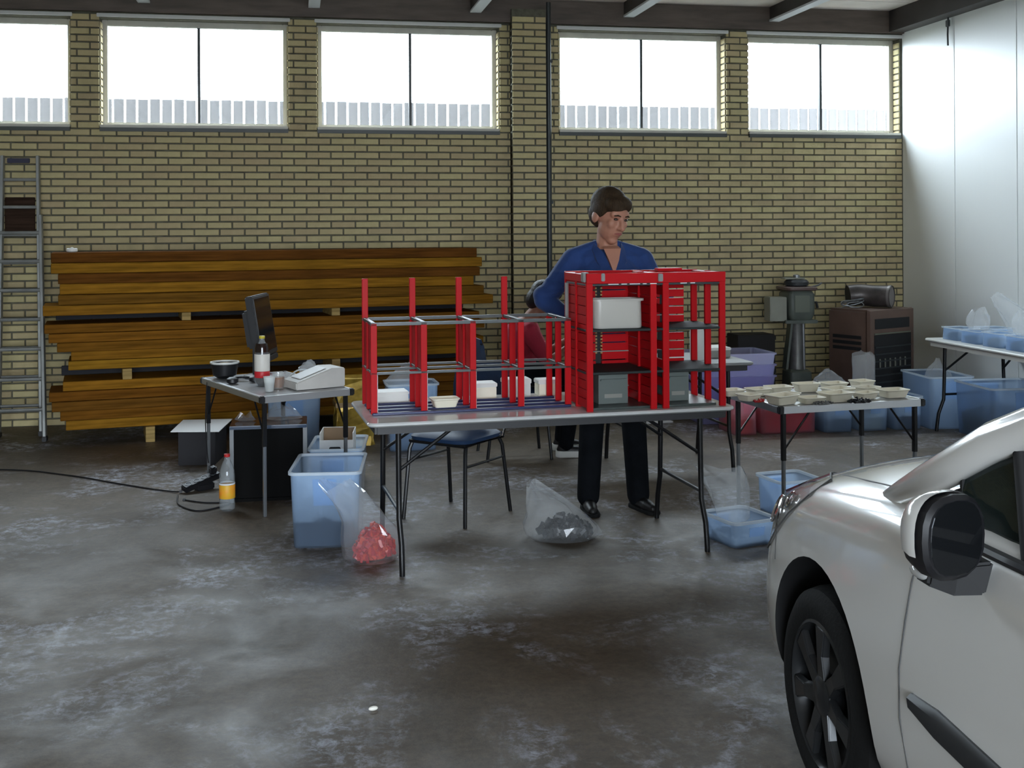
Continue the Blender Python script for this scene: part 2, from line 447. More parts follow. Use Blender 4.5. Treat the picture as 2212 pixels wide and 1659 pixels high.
# ---- ring beam, purlins, ceiling
struct('trim_1', MB().box(LX, RX, WALL_Y - .05, WALL_Y, 3.545, 3.76), ringb_m, 'dark brown ring beam above the windows')
n = 0
for k in range(-3, 4):
    x = 1.62 + 1.444 * k
    if x > RX - .1: continue
    bmo = struct('beam_%d' % (n + 1), MB().box(x - .045, x + .045, FY, WALL_Y - .05, 3.64, CEIL), dkbeam_m, 'dark ceiling beam running towards the windows')
    mk('flange', MB().box(x - .05, x + .05, FY, WALL_Y - .052, 3.622, 3.64), flange_m, bmo)
    n += 1
struct('beam_edge', MB().box(RX - .16, RX, FY, WALL_Y - .05, 3.555, CEIL), dkbeam_m, 'dark beam along the top of the white panel wall')
ce = struct('ceiling', MB().box(LX, RX + .15, FY, WALL_Y + .24, CEIL + .03, CEIL + .15), M('ceiling_void', (.05, .05, .05), .9), 'ceiling of pale boards between dark beams')
y = WALL_Y - .05; bw = .42
cb = mk('ceiling_board', MB().box(LX, RX, -bw + .012, 0, 0, .028), ceil_m, ce); cbm = cb.data; bpy.data.objects.remove(cb)
while y > FY:
    inst('ceiling_board', cbm, (0, y, CEIL), ce); y -= bw

# ---- white panel wall on one side
wr = struct('wall_right', MB().box(RX + .012, RX + .15, FY, WALL_Y, -.05, CEIL), M('panel_joint', (.2, .2, .2), .8), 'white wall of tall ribbed panels')
pm = M_panel(); pw = .911
pan = mk('wall_panel', MB().box(RX, RX + .012, .004, pw - .004, 0, 3.7), pm, wr, bevel=.003); pme = pan.data; bpy.data.objects.remove(pan)
y = WALL_Y - pw
while y > FY - .5:
    inst('wall_panel', pme, (0, y, 0), wr); y -= pw
hk = thing('hanging_strap', 'short dark strap hanging from the edge beam on the white wall', 'strap', (RX - .03, 9.50, 3.30))
mk('strap', MB().tube([(0, 0, 0), (0, .004, .1), (.004, 0, .26)], .008, 8), blackmatt, hk, True)
mk('buckle', MB().bc((0, 0, .2), (.02, .05, .06)), dkgrey, hk, bevel=.004)

# ---- unseen sides of the hall
struct('wall_left', MB().box(LX - .15, LX, FY, WALL_Y + .24, -.05, CEIL), M('plain_brick_colour', (.33, .30, .22), .9, var=.15), 'brick wall on the far side')
mb = MB(); mb.box(LX, DOOR[0], FY - .1, FY, -.05, CEIL); mb.box(DOOR[1], RX + .15, FY - .1, FY, -.05, CEIL); mb.box(DOOR[0], DOOR[1], FY - .1, FY, DOOR[3], CEIL)
struct('wall_front', mb, MATS['plain_brick_colour'], 'front wall with an open roller door')

# ---- fence outside the windows
fe = thing('board_fence', 'weathered vertical board fence seen through the high windows', 'fence', (0, 12.2, 1.2))
bd = mk('board', MB().box(-.049, .049, -.01, .01, 0, 1.80), fence_m, fe, bevel=.003, seg=1); bme = bd.data; bpy.data.objects.remove(bd)
x = -6.0
while x < 9.4:
    inst('board', bme, (x, random.uniform(-.003, .003), random.uniform(-.006, .006)), fe); x += .118
for zz in (.35, 1.3): mk('rail', MB().box(-6.05, 9.4, .012, .05, zz, zz + .08), fence_m, fe)

# ================================================================== FURNITURE BUILDERS
def fold_leg(mb_, x, ysgn, h, w, inward):
    """one bent tube leg of a folding banquet table, foot splayed outward"""
    y = ysgn * w
    return mb_.tube([(x, y * .72, h), (x, y * .74, h * .62), (x, y * .76, h * .36), (x + .004, y * .88, h * .2), (x + .004, y * .93, .02), (x + .004, y * .93, 0)], .014, 10)

def folding_table(name, label, loc, rz, L, W, h, top_m, edge_m, x_off=0.0):
    t = thing(name, label, 'table', loc, rz)
    x0, x1 = x_off - L / 2, x_off + L / 2
    mk('table_top', MB().loft([rr(L - .02, W - .02, .04, h - .022, 5, x_off), rr(L, W, .045, h - .014, 5, x_off), rr(L, W, .045, h - .006, 5, x_off), rr(L - .012, W - .012, .04, h, 5, x_off)]), top_m, t, True)
    ap = MB(); e = .05
    for a in (-1, 1):
        ap.box(x0 + e, x1 - e, a * (W / 2 - e) - .012, a * (W / 2 - e) + .012, h - .06, h - .021)
        ap.box(x_off + a * (L / 2 - e) - .012, x_off + a * (L / 2 - e) + .012, -W / 2 + e, W / 2 - e, h - .06, h - .021)
    mk('apron', ap, edge_m, t)
    for a in (-1, 1):
        lx = x_off + a * (L / 2 - .16)
        for b in (-1, 1):
            mk('leg', fold_leg(MB(), lx, b, h - .03, W / 2, 0), steel_blk, t, True)
            mk('brace', MB().tube([(lx, b * W * .36, h * .66), (lx - a * .30, b * W * .30, h - .05)], .009, 8), steel_blk, t, True)
        mk('crossbar', MB().tube([(lx, -W * .36, h * .40), (lx, W * .36, h * .40)], .010, 8), steel_blk, t, True)
        mk('crossbar', MB().tube([(lx, -W * .36, h - .06), (lx, W * .36, h - .06)], .010, 8), steel_blk, t, True)
    return t

def camp_table(name, label, loc, rz, L, W, h):
    """small aluminium edged folding table, loc = centre on floor"""
    t = thing(name, label, 'table', loc, rz)
    mk('table_top', MB().box(-L / 2 + .01, L / 2 - .01, -W / 2 + .01, W / 2 - .01, h - .016, h), M('grey_table_laminate', (.42, .43, .44), .3, var=.1), t)
    rm = MB()
    for a in (-1, 1):
        rm.box(-L / 2 + .012, L / 2 - .012, a * W / 2 - .012, a * W / 2 + .012, h - .036, h + .003)
        rm.box(a * L / 2 - .012, a * L / 2 + .012, -W / 2 + .012, W / 2 - .012, h - .036, h + .003)
    mk('edge_profile', rm, alu_m, t, bevel=.003)
    for a in (-1, 1):
        for b in (-1, 1):
            mk('corner_cap', MB().bc((a * L / 2, b * W / 2, h - .016), (.032, .032, .042)), black_pl, t, bevel=.006)
            lx, ly = a * (L / 2 - .03), b * (W / 2 - .025)
            lg = mk('leg', MB().bc((lx, ly, h - .16), (.024, .024, .27)), steel_blk, t, bevel=.003)
            mk('lower_tube', MB().bc((lx, ly, (h - .29) / 2), (.019, .019, h - .29)), steel_gry, lg, bevel=.003)
            mk('strut', MB().tube([(lx, ly, h - .24), (lx - a * .16, ly, h - .036)], .006, 6), steel_blk, t)
    return t

def make_chair(name, label, loc, rz):
    """tube steel chair, front faces local -y"""
    t = thing(name, label, 'chair', loc, rz)
    mk('seat', MB().loft([rr(.36, .36, .07, .445, 5), rr(.41, .41, .08, .455, 5), rr(.42, .42, .08, .475, 5), rr(.38, .38, .08, .492, 5), rr(.20, .20, .06, .498, 5)]), blue_pad, t, True)
    mk('seat_frame', MB().tube([(-.19, -.19, .445), (.19, -.19, .445), (.20, .2, .445), (-.20, .2, .445), (-.19, -.19, .445)], .011, 8), steel_blk, t, True)
    for a in (-1, 1):
        mk('leg', MB().tube([(a * .185, -.17, .445), (a * .195, -.19, .40), (a * .215, -.225, 0)], .0115, 8), steel_blk, t, True)
        mk('leg', MB().tube([(a * .185, .17, .445), (a * .195, .19, .40), (a * .215, .245, 0)], .0115, 8), steel_blk, t, True)
        mk('side_stretcher', MB().tube([(a * .2, -.2, .33), (a * .2, .2, .33)], .007, 6), steel_blk, t, True)
        mk('back_upright', MB().tube([(a * .195, .19, .445), (a * .19, .235, .52), (a * .185, .255, .68), (a * .16, .275, .84)], .0115, 8), chrome if a > 0 else steel_blk, t, True)
    rings = []
    for q, (zz, w, th) in enumerate(((.60, .30, .01), (.615, .36, .028), (.72, .38, .034), (.82, .36, .03), (.868, .28, .012))):
        yy = .245 + (zz - .6) * .12
        rings.append([(w / 2 * sx * (1 if abs(sx) < 1 else 1), yy + (.012 * (1 - sx * sx)) + s_ * th / 2, zz) for s_, sxs in ((-1, (-1, -.6, 0, .6, 1)), (1, (1, .6, 0, -.6, -1))) for sx in sxs])
    mk('backrest', MB().loft(rings), blue_pad, t, True)
    return t

def tote(name, label, loc, rz, w, d, h, mat, group=None, taper=.86, wall=.004, rim=.012, plates=True, lip=.014):
    """open plastic tub, loc = centre of base"""
    t = thing(name, label, 'tub', loc, rz, group)
    wb, db = w * taper, d * taper; r_ = .035
    o = [rr(wb, db, r_, 0), rr(wb + .004, db + .004, r_, .006), rr(w - 2 * rim, d - 2 * rim, r_ * 1.1, h - lip)]
    i = [rr(w - 2 * rim - 2 * wall, d - 2 * rim - 2 * wall, r_ * 1.1, h - lip), rr(wb - 2 * wall, db - 2 * wall, r_, .008)]
    mk('tub_wall', MB().loft(o + [i[0]] + [i[1]]), mat, t, True)
    mk('rim', MB().loft([rr(w - 2 * rim, d - 2 * rim, r_, h - lip), rr(w, d, r_ * 1.2, h - lip), rr(w, d, r_ * 1.2, h), rr(w - 2 * rim - 2 * wall, d - 2 * rim - 2 * wall, r_, h), rr(w - 2 * rim - 2 * wall, d - 2 * rim - 2 * wall, r_, h - lip)], cap0=False, cap1=False), rim_pl if mat is tote_m else mat, t, True)
    if plates and h > .1:
        tl = (1 - taper) / 2
        for a in (-1, 1):
            yy0 = a * (d / 2 - rim + .004); zz = h - lip - .02
            k = (db / 2 - (d / 2 - rim)) / (h - lip)
            mk('grip', MB().add([(-w * .16, yy0, zz), (w * .16, yy0, zz), (w * .15, yy0 + a * k * -(-h * .35), zz - h * .35), (-w * .15, yy0 + a * k * h * .35, zz - h * .35),
                                 (-w * .16, yy0 + a * .006, zz), (w * .16, yy0 + a * .006, zz), (w * .15, yy0 + a * (.003 + k * h * .35), zz - h * .35), (-w * .15, yy0 + a * (.003 + k * h * .35), zz - h * .35)],
                                [(0, 1, 2, 3), (7, 6, 5, 4), (0, 4, 5, 1), (1, 5, 6, 2), (2, 6, 7, 3), (3, 7, 4, 0)]), mat, t)
    return t

def pile(name, label, loc, rz, w, d, h, n, size, mat, lump=.35, base=True, rnd=None):
    """heap of little building pieces, one uncountable mass"""
    rg = random.Random(rnd if rnd is not None else len(label))
    m = MB()
    if base:
        m.loft([rr(w * .96, d * .96, .03, 0, 3), rr(w, d, .03, h * .8, 3)])
    else:
        m.loft([rr(w * .45, d * .45, .03, 0, 4), rr(w * .62, d * .62, .04, h * .25, 4), rr(w * .58, d * .58, .04, h * .5, 4), rr(w * .3, d * .3, .03, h * .7, 4)])
    for k in range(n):
        x, y = rg.uniform(-.5, .5), rg.uniform(-.5, .5)
        if not base:
            a_ = rg.uniform(0, 2 * PI); q_ = math.sqrt(rg.random()) * .46; x, y = q_ * math.cos(a_), q_ * math.sin(a_)
        zz = h * (.8 + .2 * rg.random() + lump * (.25 - x * x - y * y)) if base else h * (.25 + .75 * rg.random()) * max(.25, 1 - 3.0 * (x * x + y * y))
        e = Euler((rg.random() * 3, rg.random() * 3, rg.random() * 3)).to_matrix().to_4x4()
        s1, s2, s3 = size * rg.uniform(.5, 1.6), size * rg.uniform(.4, 1), size * rg.uniform(.3, .6)
        edge = .9 if base else 1
        m.bc((0, 0, 0), (s1, s2, s3), 0, Matrix.Translation((x * w * edge, y * d * edge, max(size * .75, zz))) @ e)
    o = mk(name, m, mat); o.location = loc; o.rotation_euler = (0, 0, rz)
    return tag(o, label, 'plastic pieces', None, 'stuff')

def bag(name, label, loc, rz, prof, seed, lean=(0, 0), squash=.7, crump=.18, mat=None, n=22, closed=False, cat='plastic bag'):
    """thin crumpled plastic bag; prof = [(z, radius)...]"""
    rg = random.Random(seed); rings = []
    ph = [rg.uniform(0, 6.3) for _ in range(6)]
    zmax = prof[-1][0]
    for i, (zz, r_) in enumerate(prof):
        q = zz / zmax; ring = []
        for k in range(n):
            a = 2 * PI * k / n
            c = crump * (.35 + q)
            f = 1 + c * (.5 * math.sin(3 * a + ph[0] + 2 * q) + .35 * math.sin(5 * a + ph[1] - 3 * q) + .3 * math.sin(8 * a + ph[2] + 5 * q)) + rg.uniform(-.35, .35) * c * .6
            ring.append((r_ * f * math.cos(a) + lean[0] * q * q, r_ * squash * f * math.sin(a) + lean[1] * q * q, max(.001, zz + (rg.uniform(-.5, .5) * .018 + (.02 * math.sin(2 * a + ph[3]) if q > .8 else 0)) * (1 if i else 0))))
        rings.append(ring)
    b = thing(name, label, cat, loc, rz)
    m = MB().loft(rings, True, True, closed)
    o = mk('film', m, mat or film_m, b, False)
    return b

# ================================================================== MAIN TABLE AND WHAT STANDS ON IT
TC, TA, TH = (1.2296, 5.9166), R(3.56), .742
def tl(u_, v_, z=TH): return (TC[0] + math.cos(TA) * u_ - math.sin(TA) * v_, TC[1] + math.sin(TA) * u_ + math.cos(TA) * v_, z)
lam_w = M('pale_table_laminate', (.62, .63, .62), .12, var=.06)
folding_table('folding_table', 'long folding table with pale top carrying the red plastic racks', (TC[0], TC[1], 0), TA, 1.90, .76, TH, lam_w, M('dark_apron', (.03, .03, .032), .5), .03)

# --- open rack with tall back posts
US = [-.858, -.606, -.354, -.102, .150]
VF, VM, VB = -.125, .05, .225
rk = thing('red_post_rack', 'open rack of red posts and thin grey shelf frames with taller back posts', 'rack', tl(0, 0), TA)
pw_ = .032
for i, u_ in enumerate(US):
    for v_, hh in ((VF, .452), (VM, .445), (VB, .66 if i < 4 else .445)):
        o = mk('post', MB().bc((u_, v_, hh / 2 + .004), (pw_, pw_ * .5, hh)), red_m, rk, bevel=.002, seg=1)
    if i < 3:
        mk('side_panel', MB().box(u_ - .006, u_ + .006, VF, VB, .215, .445), red_m, rk)
for z_, th in ((.205, .012), (.45, .016)):
    for v_ in (VF, VM, VB) if z_ < .3 else (VF, VB):
        mk('shelf_rail', MB().box(US[0] - .016, US[-1] + .016, v_ - .008, v_ + .008, z_ - th / 2, z_ + th / 2), grey_lego, rk, bevel=.0015, seg=1)
    for u_ in US:
        mk('cross_rail', MB().box(u_ - .010, u_ + .010, VF + .008, VB - .008, z_ - th / 2, z_ + th / 2 + .001), grey_lego, rk, bevel=.0015, seg=1)
for v_ in (VF - .012, VF + .09, VM + .02, VB - .05):
    mk('base_rail', MB().box(US[0] - .01, US[-1] + .01, v_ - .013, v_ + .013, 0, .012), blue_rail, rk, bevel=.002, seg=1)
for u_ in US:
    for v_ in (VF, VM):
        mk('clear_strip', MB().box(u_ + .018, u_ + .021, v_ + .01, v_ + .022, .01, .2), white_pl, rk)

# --- dense boxy rack
RL, RRx, RF, RB = .203, .925, -.325, .04
kk = thing('red_box_rack', 'boxy rack densely built of red beams with dark shelves', 'rack', tl(0, 0), TA)
HH = .695
xs = [RL, .545, .612, RRx]
for u_ in xs:
    for v_ in (RF, (RF + RB) / 2, RB):
        mk('post', MB().bc((u_, v_, HH / 2), (.034, .018, HH)), red_m, kk, bevel=.002, seg=1)
for v_ in (RF, RB):     # top red beams
    mk('top_beam', MB().box(RL - .017, RRx + .017, v_ - .012, v_ + .012, HH - .052, HH), red_m, kk, bevel=.002, seg=1)
for u_ in (RL, .58, RRx):
    mk('top_cross_beam', MB().box(u_ - .02, u_ + .02, RF + .012, RB - .012, HH - .045, HH - .004), red_m, kk, bevel=.002, seg=1)
for z_ in (.19, .405):
    mk('shelf', MB().box(RL - .012, RRx + .012, RF - .008, RB + .008, z_ - .006, z_ + .006), M('dark_shelf_plastic', (.03, .036, .036), .75, spec=.2), kk, bevel=.002, seg=1)
mk('shelf', MB().box(RL - .012, RRx + .012, RF - .008, RB + .008, HH - .064, HH - .053), dkgrey, kk, bevel=.002, seg=1)
mk('base_plate', MB().box(RL + .02, RRx - .02, RF + .03, RB - .01, .0, .012), M('dark_base_plate', (.06, .075, .07), .35), kk, bevel=.002, seg=1)
# side wall of stacked red plates
zz = .012
while zz < HH - .07:
    for (a, b) in ((RF + .02, (RF + RB) / 2 - .012), ((RF + RB) / 2 + .012, RB - .012)):
        mk('side_plate', MB().box(RL - .010, RL + .006, a, b, zz + .002, zz + .045), red_m, kk)
    zz += .047
for u_ in (.545, .612):
    zz = .012
    while zz < HH - .07:
        for (a, b) in ((RF + .02, (RF + RB) / 2 - .012), ((RF + RB) / 2 + .012, RB - .012)):
            mk('divider_plate', MB().box(u_ - .007, u_ + .007, a, b, zz + .002, zz + .045), red_m, kk)
        zz += .047 if u_ < .6 else .094
zz = .03
rg = random.Random(3)
while zz < HH - .08:                      # ladder-like back wall with openings
    for (a, b) in ((RL + .02, .352), (.388, .53), (.63, .72), (.745, .86)):
        if rg.random() < .94 or a < .5:
            mk('back_plate', MB().box(a, b, RB - .012 - rg.random() * .004, RB + .006, zz, zz + .040), red_m, kk)
    if rg.random() < .7:
        mk('back_strip', MB().box(RL + .02, .80, RB - .018, RB - .013, zz + .041, zz + .046), M('pale_grey_plastic', (.28, .28, .25), .4), kk)
    zz += .047
for zz_ in [.25 + k * .018 for k in range(7)] + [.47 + k * .018 for k in range(9)]:
    mk('notch', MB().box(.350, .360, RB - .016, RB - .004, zz_, zz_ + .010), M('tan_plastic', (.40, .22, .08), .4), kk)
    mk('notch', MB().box(.380, .390, RB - .016, RB - .004, zz_, zz_ + .010), MATS['tan_plastic'], kk)
mk('slot_back', MB().box(.345, .395, RB + .007, RB + .012, .02, HH - .06), blackmatt, kk)
mk('slot_back', MB().box(.715, .75, RB + .007, RB + .012, .02, HH - .06), blackmatt, kk)
for (a, b) in ((.30, .355), (.37, .40), (.415, .47), (.485, .505), (.525, .56), (.69, .725), (.745, .77)):
    mk('light_slot', MB().box(a, b, RF - .0145, RF - .0085, HH - .0575, HH - .0535), paper_m, kk)
mk('corner_joint', MB().bc((RL - .012, RF + .03, HH - .02), (.03, .05, .05)), M('grey_joint', (.25, .25, .24), .4), kk, bevel=.004)
mk('corner_joint', MB().bc((.58, RF - .012, HH - .025), (.026, .02, .04)), MATS['grey_joint'], kk, bevel=.003)
mk('corner_joint', MB().bc((RL + .07, RF - .006, HH - .02), (.02, .02, .04)), MATS['grey_joint'], kk, bevel=.003)
mk('top_brick', MB().bc((.70, -.15, HH + .008), (.14, .05, .016)), red_m, kk, bevel=.003)
mk('corner_bracket', MB().tube([(RL - .022, RB - .05, .30), (RL - .022, RB - .05, HH - .06)], .010, 6), MATS['grey_joint'], kk)
for u_, w_ in ((.375, .16), (.735, .12)):
    bx = thing('grey_bin', 'grey green open bin in the lowest bay of the boxy rack' + (', wider one' if w_ > .15 else ', narrower one'), 'bin', tl(u_, -.09, TH + .0135), TA)
    m = MB(); hh = .15; dd = .20
    m.box(-w_ / 2, w_ / 2, -dd / 2, dd / 2, 0, .004); m.box(-w_ / 2, w_ / 2, -dd / 2, -dd / 2 + .004, .004, hh); m.box(-w_ / 2, w_ / 2, dd / 2 - .004, dd / 2, .004, hh)
    m.box(-w_ / 2, -w_ / 2 + .004, -dd / 2 + .004, dd / 2 - .004, .004, hh); m.box(w_ / 2 - .004, w_ / 2, -dd / 2 + .004, dd / 2 - .004, .004, hh)
    mk('shell', m, grey_box, bx)
    mk('finger_lip', MB().box(-w_ / 2 + .01, w_ / 2 - .01, -dd / 2 - .012, -dd / 2, hh - .03, hh - .022), grey_box, bx)
    mk('label_strip', MB().box(-w_ * .3, w_ * .3, -dd / 2 - .002, -dd / 2, .03, .05), M('pale_grey_plastic'), bx)
tub = tote('white_tub', 'milky white oblong food tub set on the upper shelf of the boxy rack', tl(.372, -.232, TH + .4125), TA, .285, .15, .150, film_milk, plates=False, taper=.90, lip=.012)

# --- trays and cartons on the main table
def tray(name, label, loc, rz, w, d, h, mat, group=None, cat='tray'):
    t = thing(name, label, cat, loc, rz, group)
    mk('shell', MB().loft([rr(w * .74, d * .72, .012, 0, 3), rr(w * .92, d * .90, .014, h * .8, 3), rr(w * .93, d * .91, .014, h * .8, 3), rr(w, d, .016, h - .004, 3), rr(w, d, .016, h, 3), rr(w * .95, d * .94, .014, h, 3), rr(w * .72, d * .70, .012, .005, 3)]), mat, t, True)
    return t
tray('cream_tray', 'cream plastic tray lying among the posts of the open red rack', tl(-.485, -.035, TH + .0135), TA + R(3), .145, .11, .045, cream_pl)
def carton(name, label, loc, rz, w, d, h, mat, lid=True):
    t = thing(name, label, 'box', loc, rz)
    mk('carton_body', MB().box(-w / 2, w / 2, -d / 2, d / 2, 0, h * .72), mat, t, bevel=.003)
    if lid: mk('lid', MB().box(-w / 2 - .004, w / 2 + .004, -d / 2 - .004, d / 2 + .004, h * .72, h), white_pl, t, bevel=.004)
    return t
carton('white_carton', 'flat white carton at the back of the main table inside the open rack', tl(-.715, .295), TA + R(2), .17, .13, .06, white_pl)
carton('white_carton', 'white lidded carton behind the open rack beside the dark chair back', tl(-.20, .300), TA, .115, .11, .085, cream_pl)
carton('white_carton', 'white lidded carton behind the open rack beside the boxy rack', tl(-.02, .300), TA, .14, .11, .10, white_pl)
carton('white_carton', 'small pale carton squeezed against the back of the boxy rack', tl(.16, .300), TA, .12, .10, .09, cream_pl)

# ================================================================== CHAIRS AND SECOND TABLE
make_chair('blue_chair', 'empty blue padded chair with black tube legs under the main table', (.915, 6.63, 0), R(-43))
make_chair('blue_chair', 'blue padded chair with the person in red sitting on it', (1.58, 8.28, 0), R(90))
folding_table('folding_table', 'shorter folding table behind the boxy red rack', (2.56, 7.72, 0), R(2), 1.02, .70, .742, M('dull_grey_laminate', (.28, .29, .29), .4), M('dark_apron'), 0)
cj = thing('white_jar', 'tall white jar with red lid behind the boxy rack', 'jar', (2.74, 7.60, .743))
mk('glass_body', MB().lathe([(.045, 0), (.05, .01), (.05, .20), (.04, .225)], 16), white_pl, cj, True)
mk('lid', MB().lathe([(.044, .226), (.046, .23), (.046, .26), (.04, .265)], 16), red_m, cj, True)
carton('grey_carton', 'grey flat carton on the end of the shorter folding table', (2.93, 7.80, .743), R(5), .18, .2, .07, M('pale_grey_plastic'))

# ================================================================== SMALL TABLE WITH MONITOR
LTA = R(22.8)
def lt(u_, v_, z=.70):   # u along short front edge, v along long side going back
    return (-.195 + u_ * math.cos(LTA) - v_ * math.sin(LTA), 6.777 + u_ * math.sin(LTA) + v_ * math.cos(LTA), z)
c_ = lt(.285, .52)
camp_table('camping_table', 'small aluminium edged table with monitor and bottle on it', (c_[0], c_[1], 0), LTA + R(90), 1.04, .565, .70)

mo = thing('monitor', 'black flat monitor seen edge on upon the small table', 'monitor', (-.225, 7.69, .703), R(78))
mk('stand_base', MB().lathe([(.11, 0), (.115, .008), (.10, .016), (.03, .024)], 24), black_pl, mo, True)
mk('stand_neck', MB().bc((0, .03, .13), (.07, .035, .24)), black_pl, mo, bevel=.008)
tilt = Matrix.Translation((0, 0, .325)) @ Euler((R(-9), 0, 0)).to_matrix().to_4x4() @ Matrix.Scale(1.12, 4)
mk('panel', MB().box(-.20, .20, -.03, .015, -.17, .19, tilt), black_pl, mo, bevel=.008)
mk('screen', MB().box(-.18, .18, -.032, -.0301, -.14, .17, tilt), M('dark_screen', (.01, .012, .016), .12), mo)
mk('rear_housing', MB().box(-.13, .13, .016, .065, -.11, .11, tilt), black_pl, mo, bevel=.014)
mk('speaker_bar', MB().box(-.19, .19, -.03, .01, -.205, -.172, tilt), black_pl, mo, bevel=.006)

def bottle(name, label, loc, H_, r_, cap_m, lab, drink=None):
    b = thing(name, label, 'bottle', loc)
    prof = [(r_ * .7, 0), (r_ * .98, .012), (r_, .03), (r_ * .96, H_ * .30), (r_, H_ * .36), (r_, H_ * .62), (r_ * .9, H_ * .72), (r_ * .6, H_ * .84), (r_ * .34, H_ * .91), (r_ * .34, H_ * .95)]
    mk('bottle_body', MB().lathe(prof, 24), pet_m, b, True)
    if drink:
        z1, dm = drink
        mk('drink', MB().lathe([(r_ * .66, .004), (r_ * .94, .03), (r_ * .92, H_ * .30), (r_ * .95, z1 * .9), (r_ * .8, z1)], 24), dm, b, True)
    mk('cap', MB().lathe([(r_ * .38, H_ * .95), (r_ * .39, H_ * .955), (r_ * .39, H_), (r_ * .3, H_ * 1.005)], 18), cap_m, b, True)
    for z0, z1, m_ in lab:
        mk('label_band', MB().lathe([(r_ + .0006, z0), (r_ + .0012, z0 + .001), (r_ + .0012, z1 - .001), (r_ + .0006, z1)], 24, caps=False), m_, b, True)
    return b
cola = M('dark_cola', (.02, .01, .008), .1)
bottle('cola_bottle', 'dark soft drink bottle with yellow cap and white and red label', (-.205, 7.27, .703), .305, .046, M('yellow_cap', (.62, .50, .04), .4), [(.09, .195, M('white_label', (.75, .72, .66), .5)), (.05, .089, M('red_label', (.62, .02, .03), .45))], (.26, cola))
bottle('lemonade_bottle', 'clear bottle with red cap and orange label on the floor by the table leg', (-.405, 7.02, 0), .335, .046, M('red_cap', (.5, .02, .02), .4), [(.075, .155, M('orange_label', (.75, .22, .02), .5, var=.5, scale=18, dark=(.75, .5, .03))), (.156, .165, paper_m)])
cu = thing('plastic_cup', 'white disposable cup in front of the dark soft drink bottle', 'cup', (-.155, 6.985, .703))
mk('cup_wall', MB().lathe([(.024, 0), (.035, .085), (.0365, .088), (.034, .087), (.0225, .003)], 20), M_film('frosted_cup', (.85, .87, .86), .25, .3), cu, True)
gl = thing('glass_tumbler', 'short clear tumbler with amber drink beside the white cup', 'glass', (-.105, 7.10, .703))
mk('glass_wall', MB().lathe([(.033, 0), (.041, .095), (.0395, .095), (.032, .008)], 20), M_film('tumbler_glass', (.9, .92, .92), .85, .03), gl, True)
mk('drink', MB().lathe([(.031, .008), (.0375, .07)], 20), M_film('amber_drink', (.5, .2, .06), .5, .1), gl, True)
# white wedge shaped device
wd = thing('white_device', 'white wedge shaped desk device with sloping top', 'device', (*lt(.43, .2)[:2], .7035), LTA)
mk('casing', MB().loft([[(-.17, -.09, 0), (.15, -.09, 0), (.15, -.09, .115), (.06, -.09, .118), (-.17, -.09, .045)], [(-.17, .12, 0), (.15, .12, 0), (.15, .12, .115), (.06, .12, .118), (-.17, .12, .045)]]), M('off_white_casing', (.62, .60, .56), .5, var=.08), wd, bevel=.006)
mk('top_panel', MB().add([(-.13, -.05, .0605), (.04, -.05, .1145), (.04, .09, .1145), (-.13, .09, .0605), (-.13, -.05, .064), (.04, -.05, .118), (.04, .09, .118), (-.13, .09, .064)], [(3, 2, 1, 0), (4, 5, 6, 7), (0, 1, 5, 4), (1, 2, 6, 5), (2, 3, 7, 6), (3, 0, 4, 7)]), M('pale_panel', (.7, .7, .7), .3), wd)
mk('connector', MB().bc((.165, .02, .05), (.03, .05, .04)), M('off_white_casing'), wd, bevel=.004)
bo = thing('black_bowl', 'black bowl with white rim at the corner of the small table', 'bowl', (-.455, 7.69, .703))
mk('bowl_wall', MB().lathe([(.045, 0), (.075, .02), (.088, .095), (.084, .095), (.07, .025), (.03, .012)], 28), black_pl, bo, True)
mk('rim', MB().lathe([(.0885, .093), (.094, .098), (.094, .106), (.083, .106), (.083, .098)], 28, caps=False), white_pl, bo, True)
mk('food', MB().lathe([(.075, .06), (.08, .088), (.03, .098)], 20), M('tan_food', (.42, .30, .16), .8, var=.4, scale=30), bo, True)
he = thing('black_headset', 'black headset lying in front of the bowl', 'headset', (-.335, 7.45, .703), R(20))
mk('band', MB().tube([(.075 * math.cos(R(a)), .075 * math.sin(R(a)), .022) for a in range(-20, 201, 20)], .008, 8), black_pl, he, True)
for a in (-1, 1):
    mk('ear_pad', MB().lathe([(.02, 0), (.036, .008), (.036, .03), (.02, .04)], 16, Matrix.Translation((a * .072, -.035, .0))), black_pl, he, True)
ca = thing('white_cable', 'looped white cable behind the amber tumbler', 'cable', (.02, 7.45, .703))
mk('wire', MB().tube([(.07 * math.cos(R(a)) * (1 + .2 * math.sin(R(2 * a))), .06 * math.sin(R(a)), .012 + .05 * (1 + math.sin(R(a * 1.3))) / 2) for a in range(0, 420, 20)], .005, 6), white_pl, ca, True)
bag('clear_bag', 'crumpled clear bag hanging over the end of the small table', (*lt(.47, .42)[:2], .7035), R(20), [(0, .035), (.03, .055), (.06, .05), (.09, .06), (.12, .045)], 5)

# --- under and around the small table
cab = thing('black_cabinet', 'black open fronted cabinet with pale edges under the small table', 'cabinet', (-.165, 7.34, 0), R(-1))
cw, cd, ch = .44, .30, .47; edge_m = M('grey_edge_band', (.20, .21, .22), .5); inner_m = M('black_inside', (.005, .005, .005), .85, spec=.1)
mk('top_panel', MB().box(-cw / 2 - .012, cw / 2 + .012, -cd / 2 - .015, cd / 2, ch - .022, ch), M('glossy_top_sky_sheen', (.03, .05, .09), .12, coat=.6), cab, bevel=.003)  # blue of the reflected sky put into the colour of the black top
for a in (-1, 1):
    mk('side_panel', MB().box(a * cw / 2 - .012, a * cw / 2 + .012, -cd / 2, cd / 2, 0, ch - .022), edge_m, cab, bevel=.002)
mk('back_panel', MB().box(-cw / 2 + .012, cw / 2 - .012, cd / 2 - .01, cd / 2, .02, ch - .022), inner_m, cab)
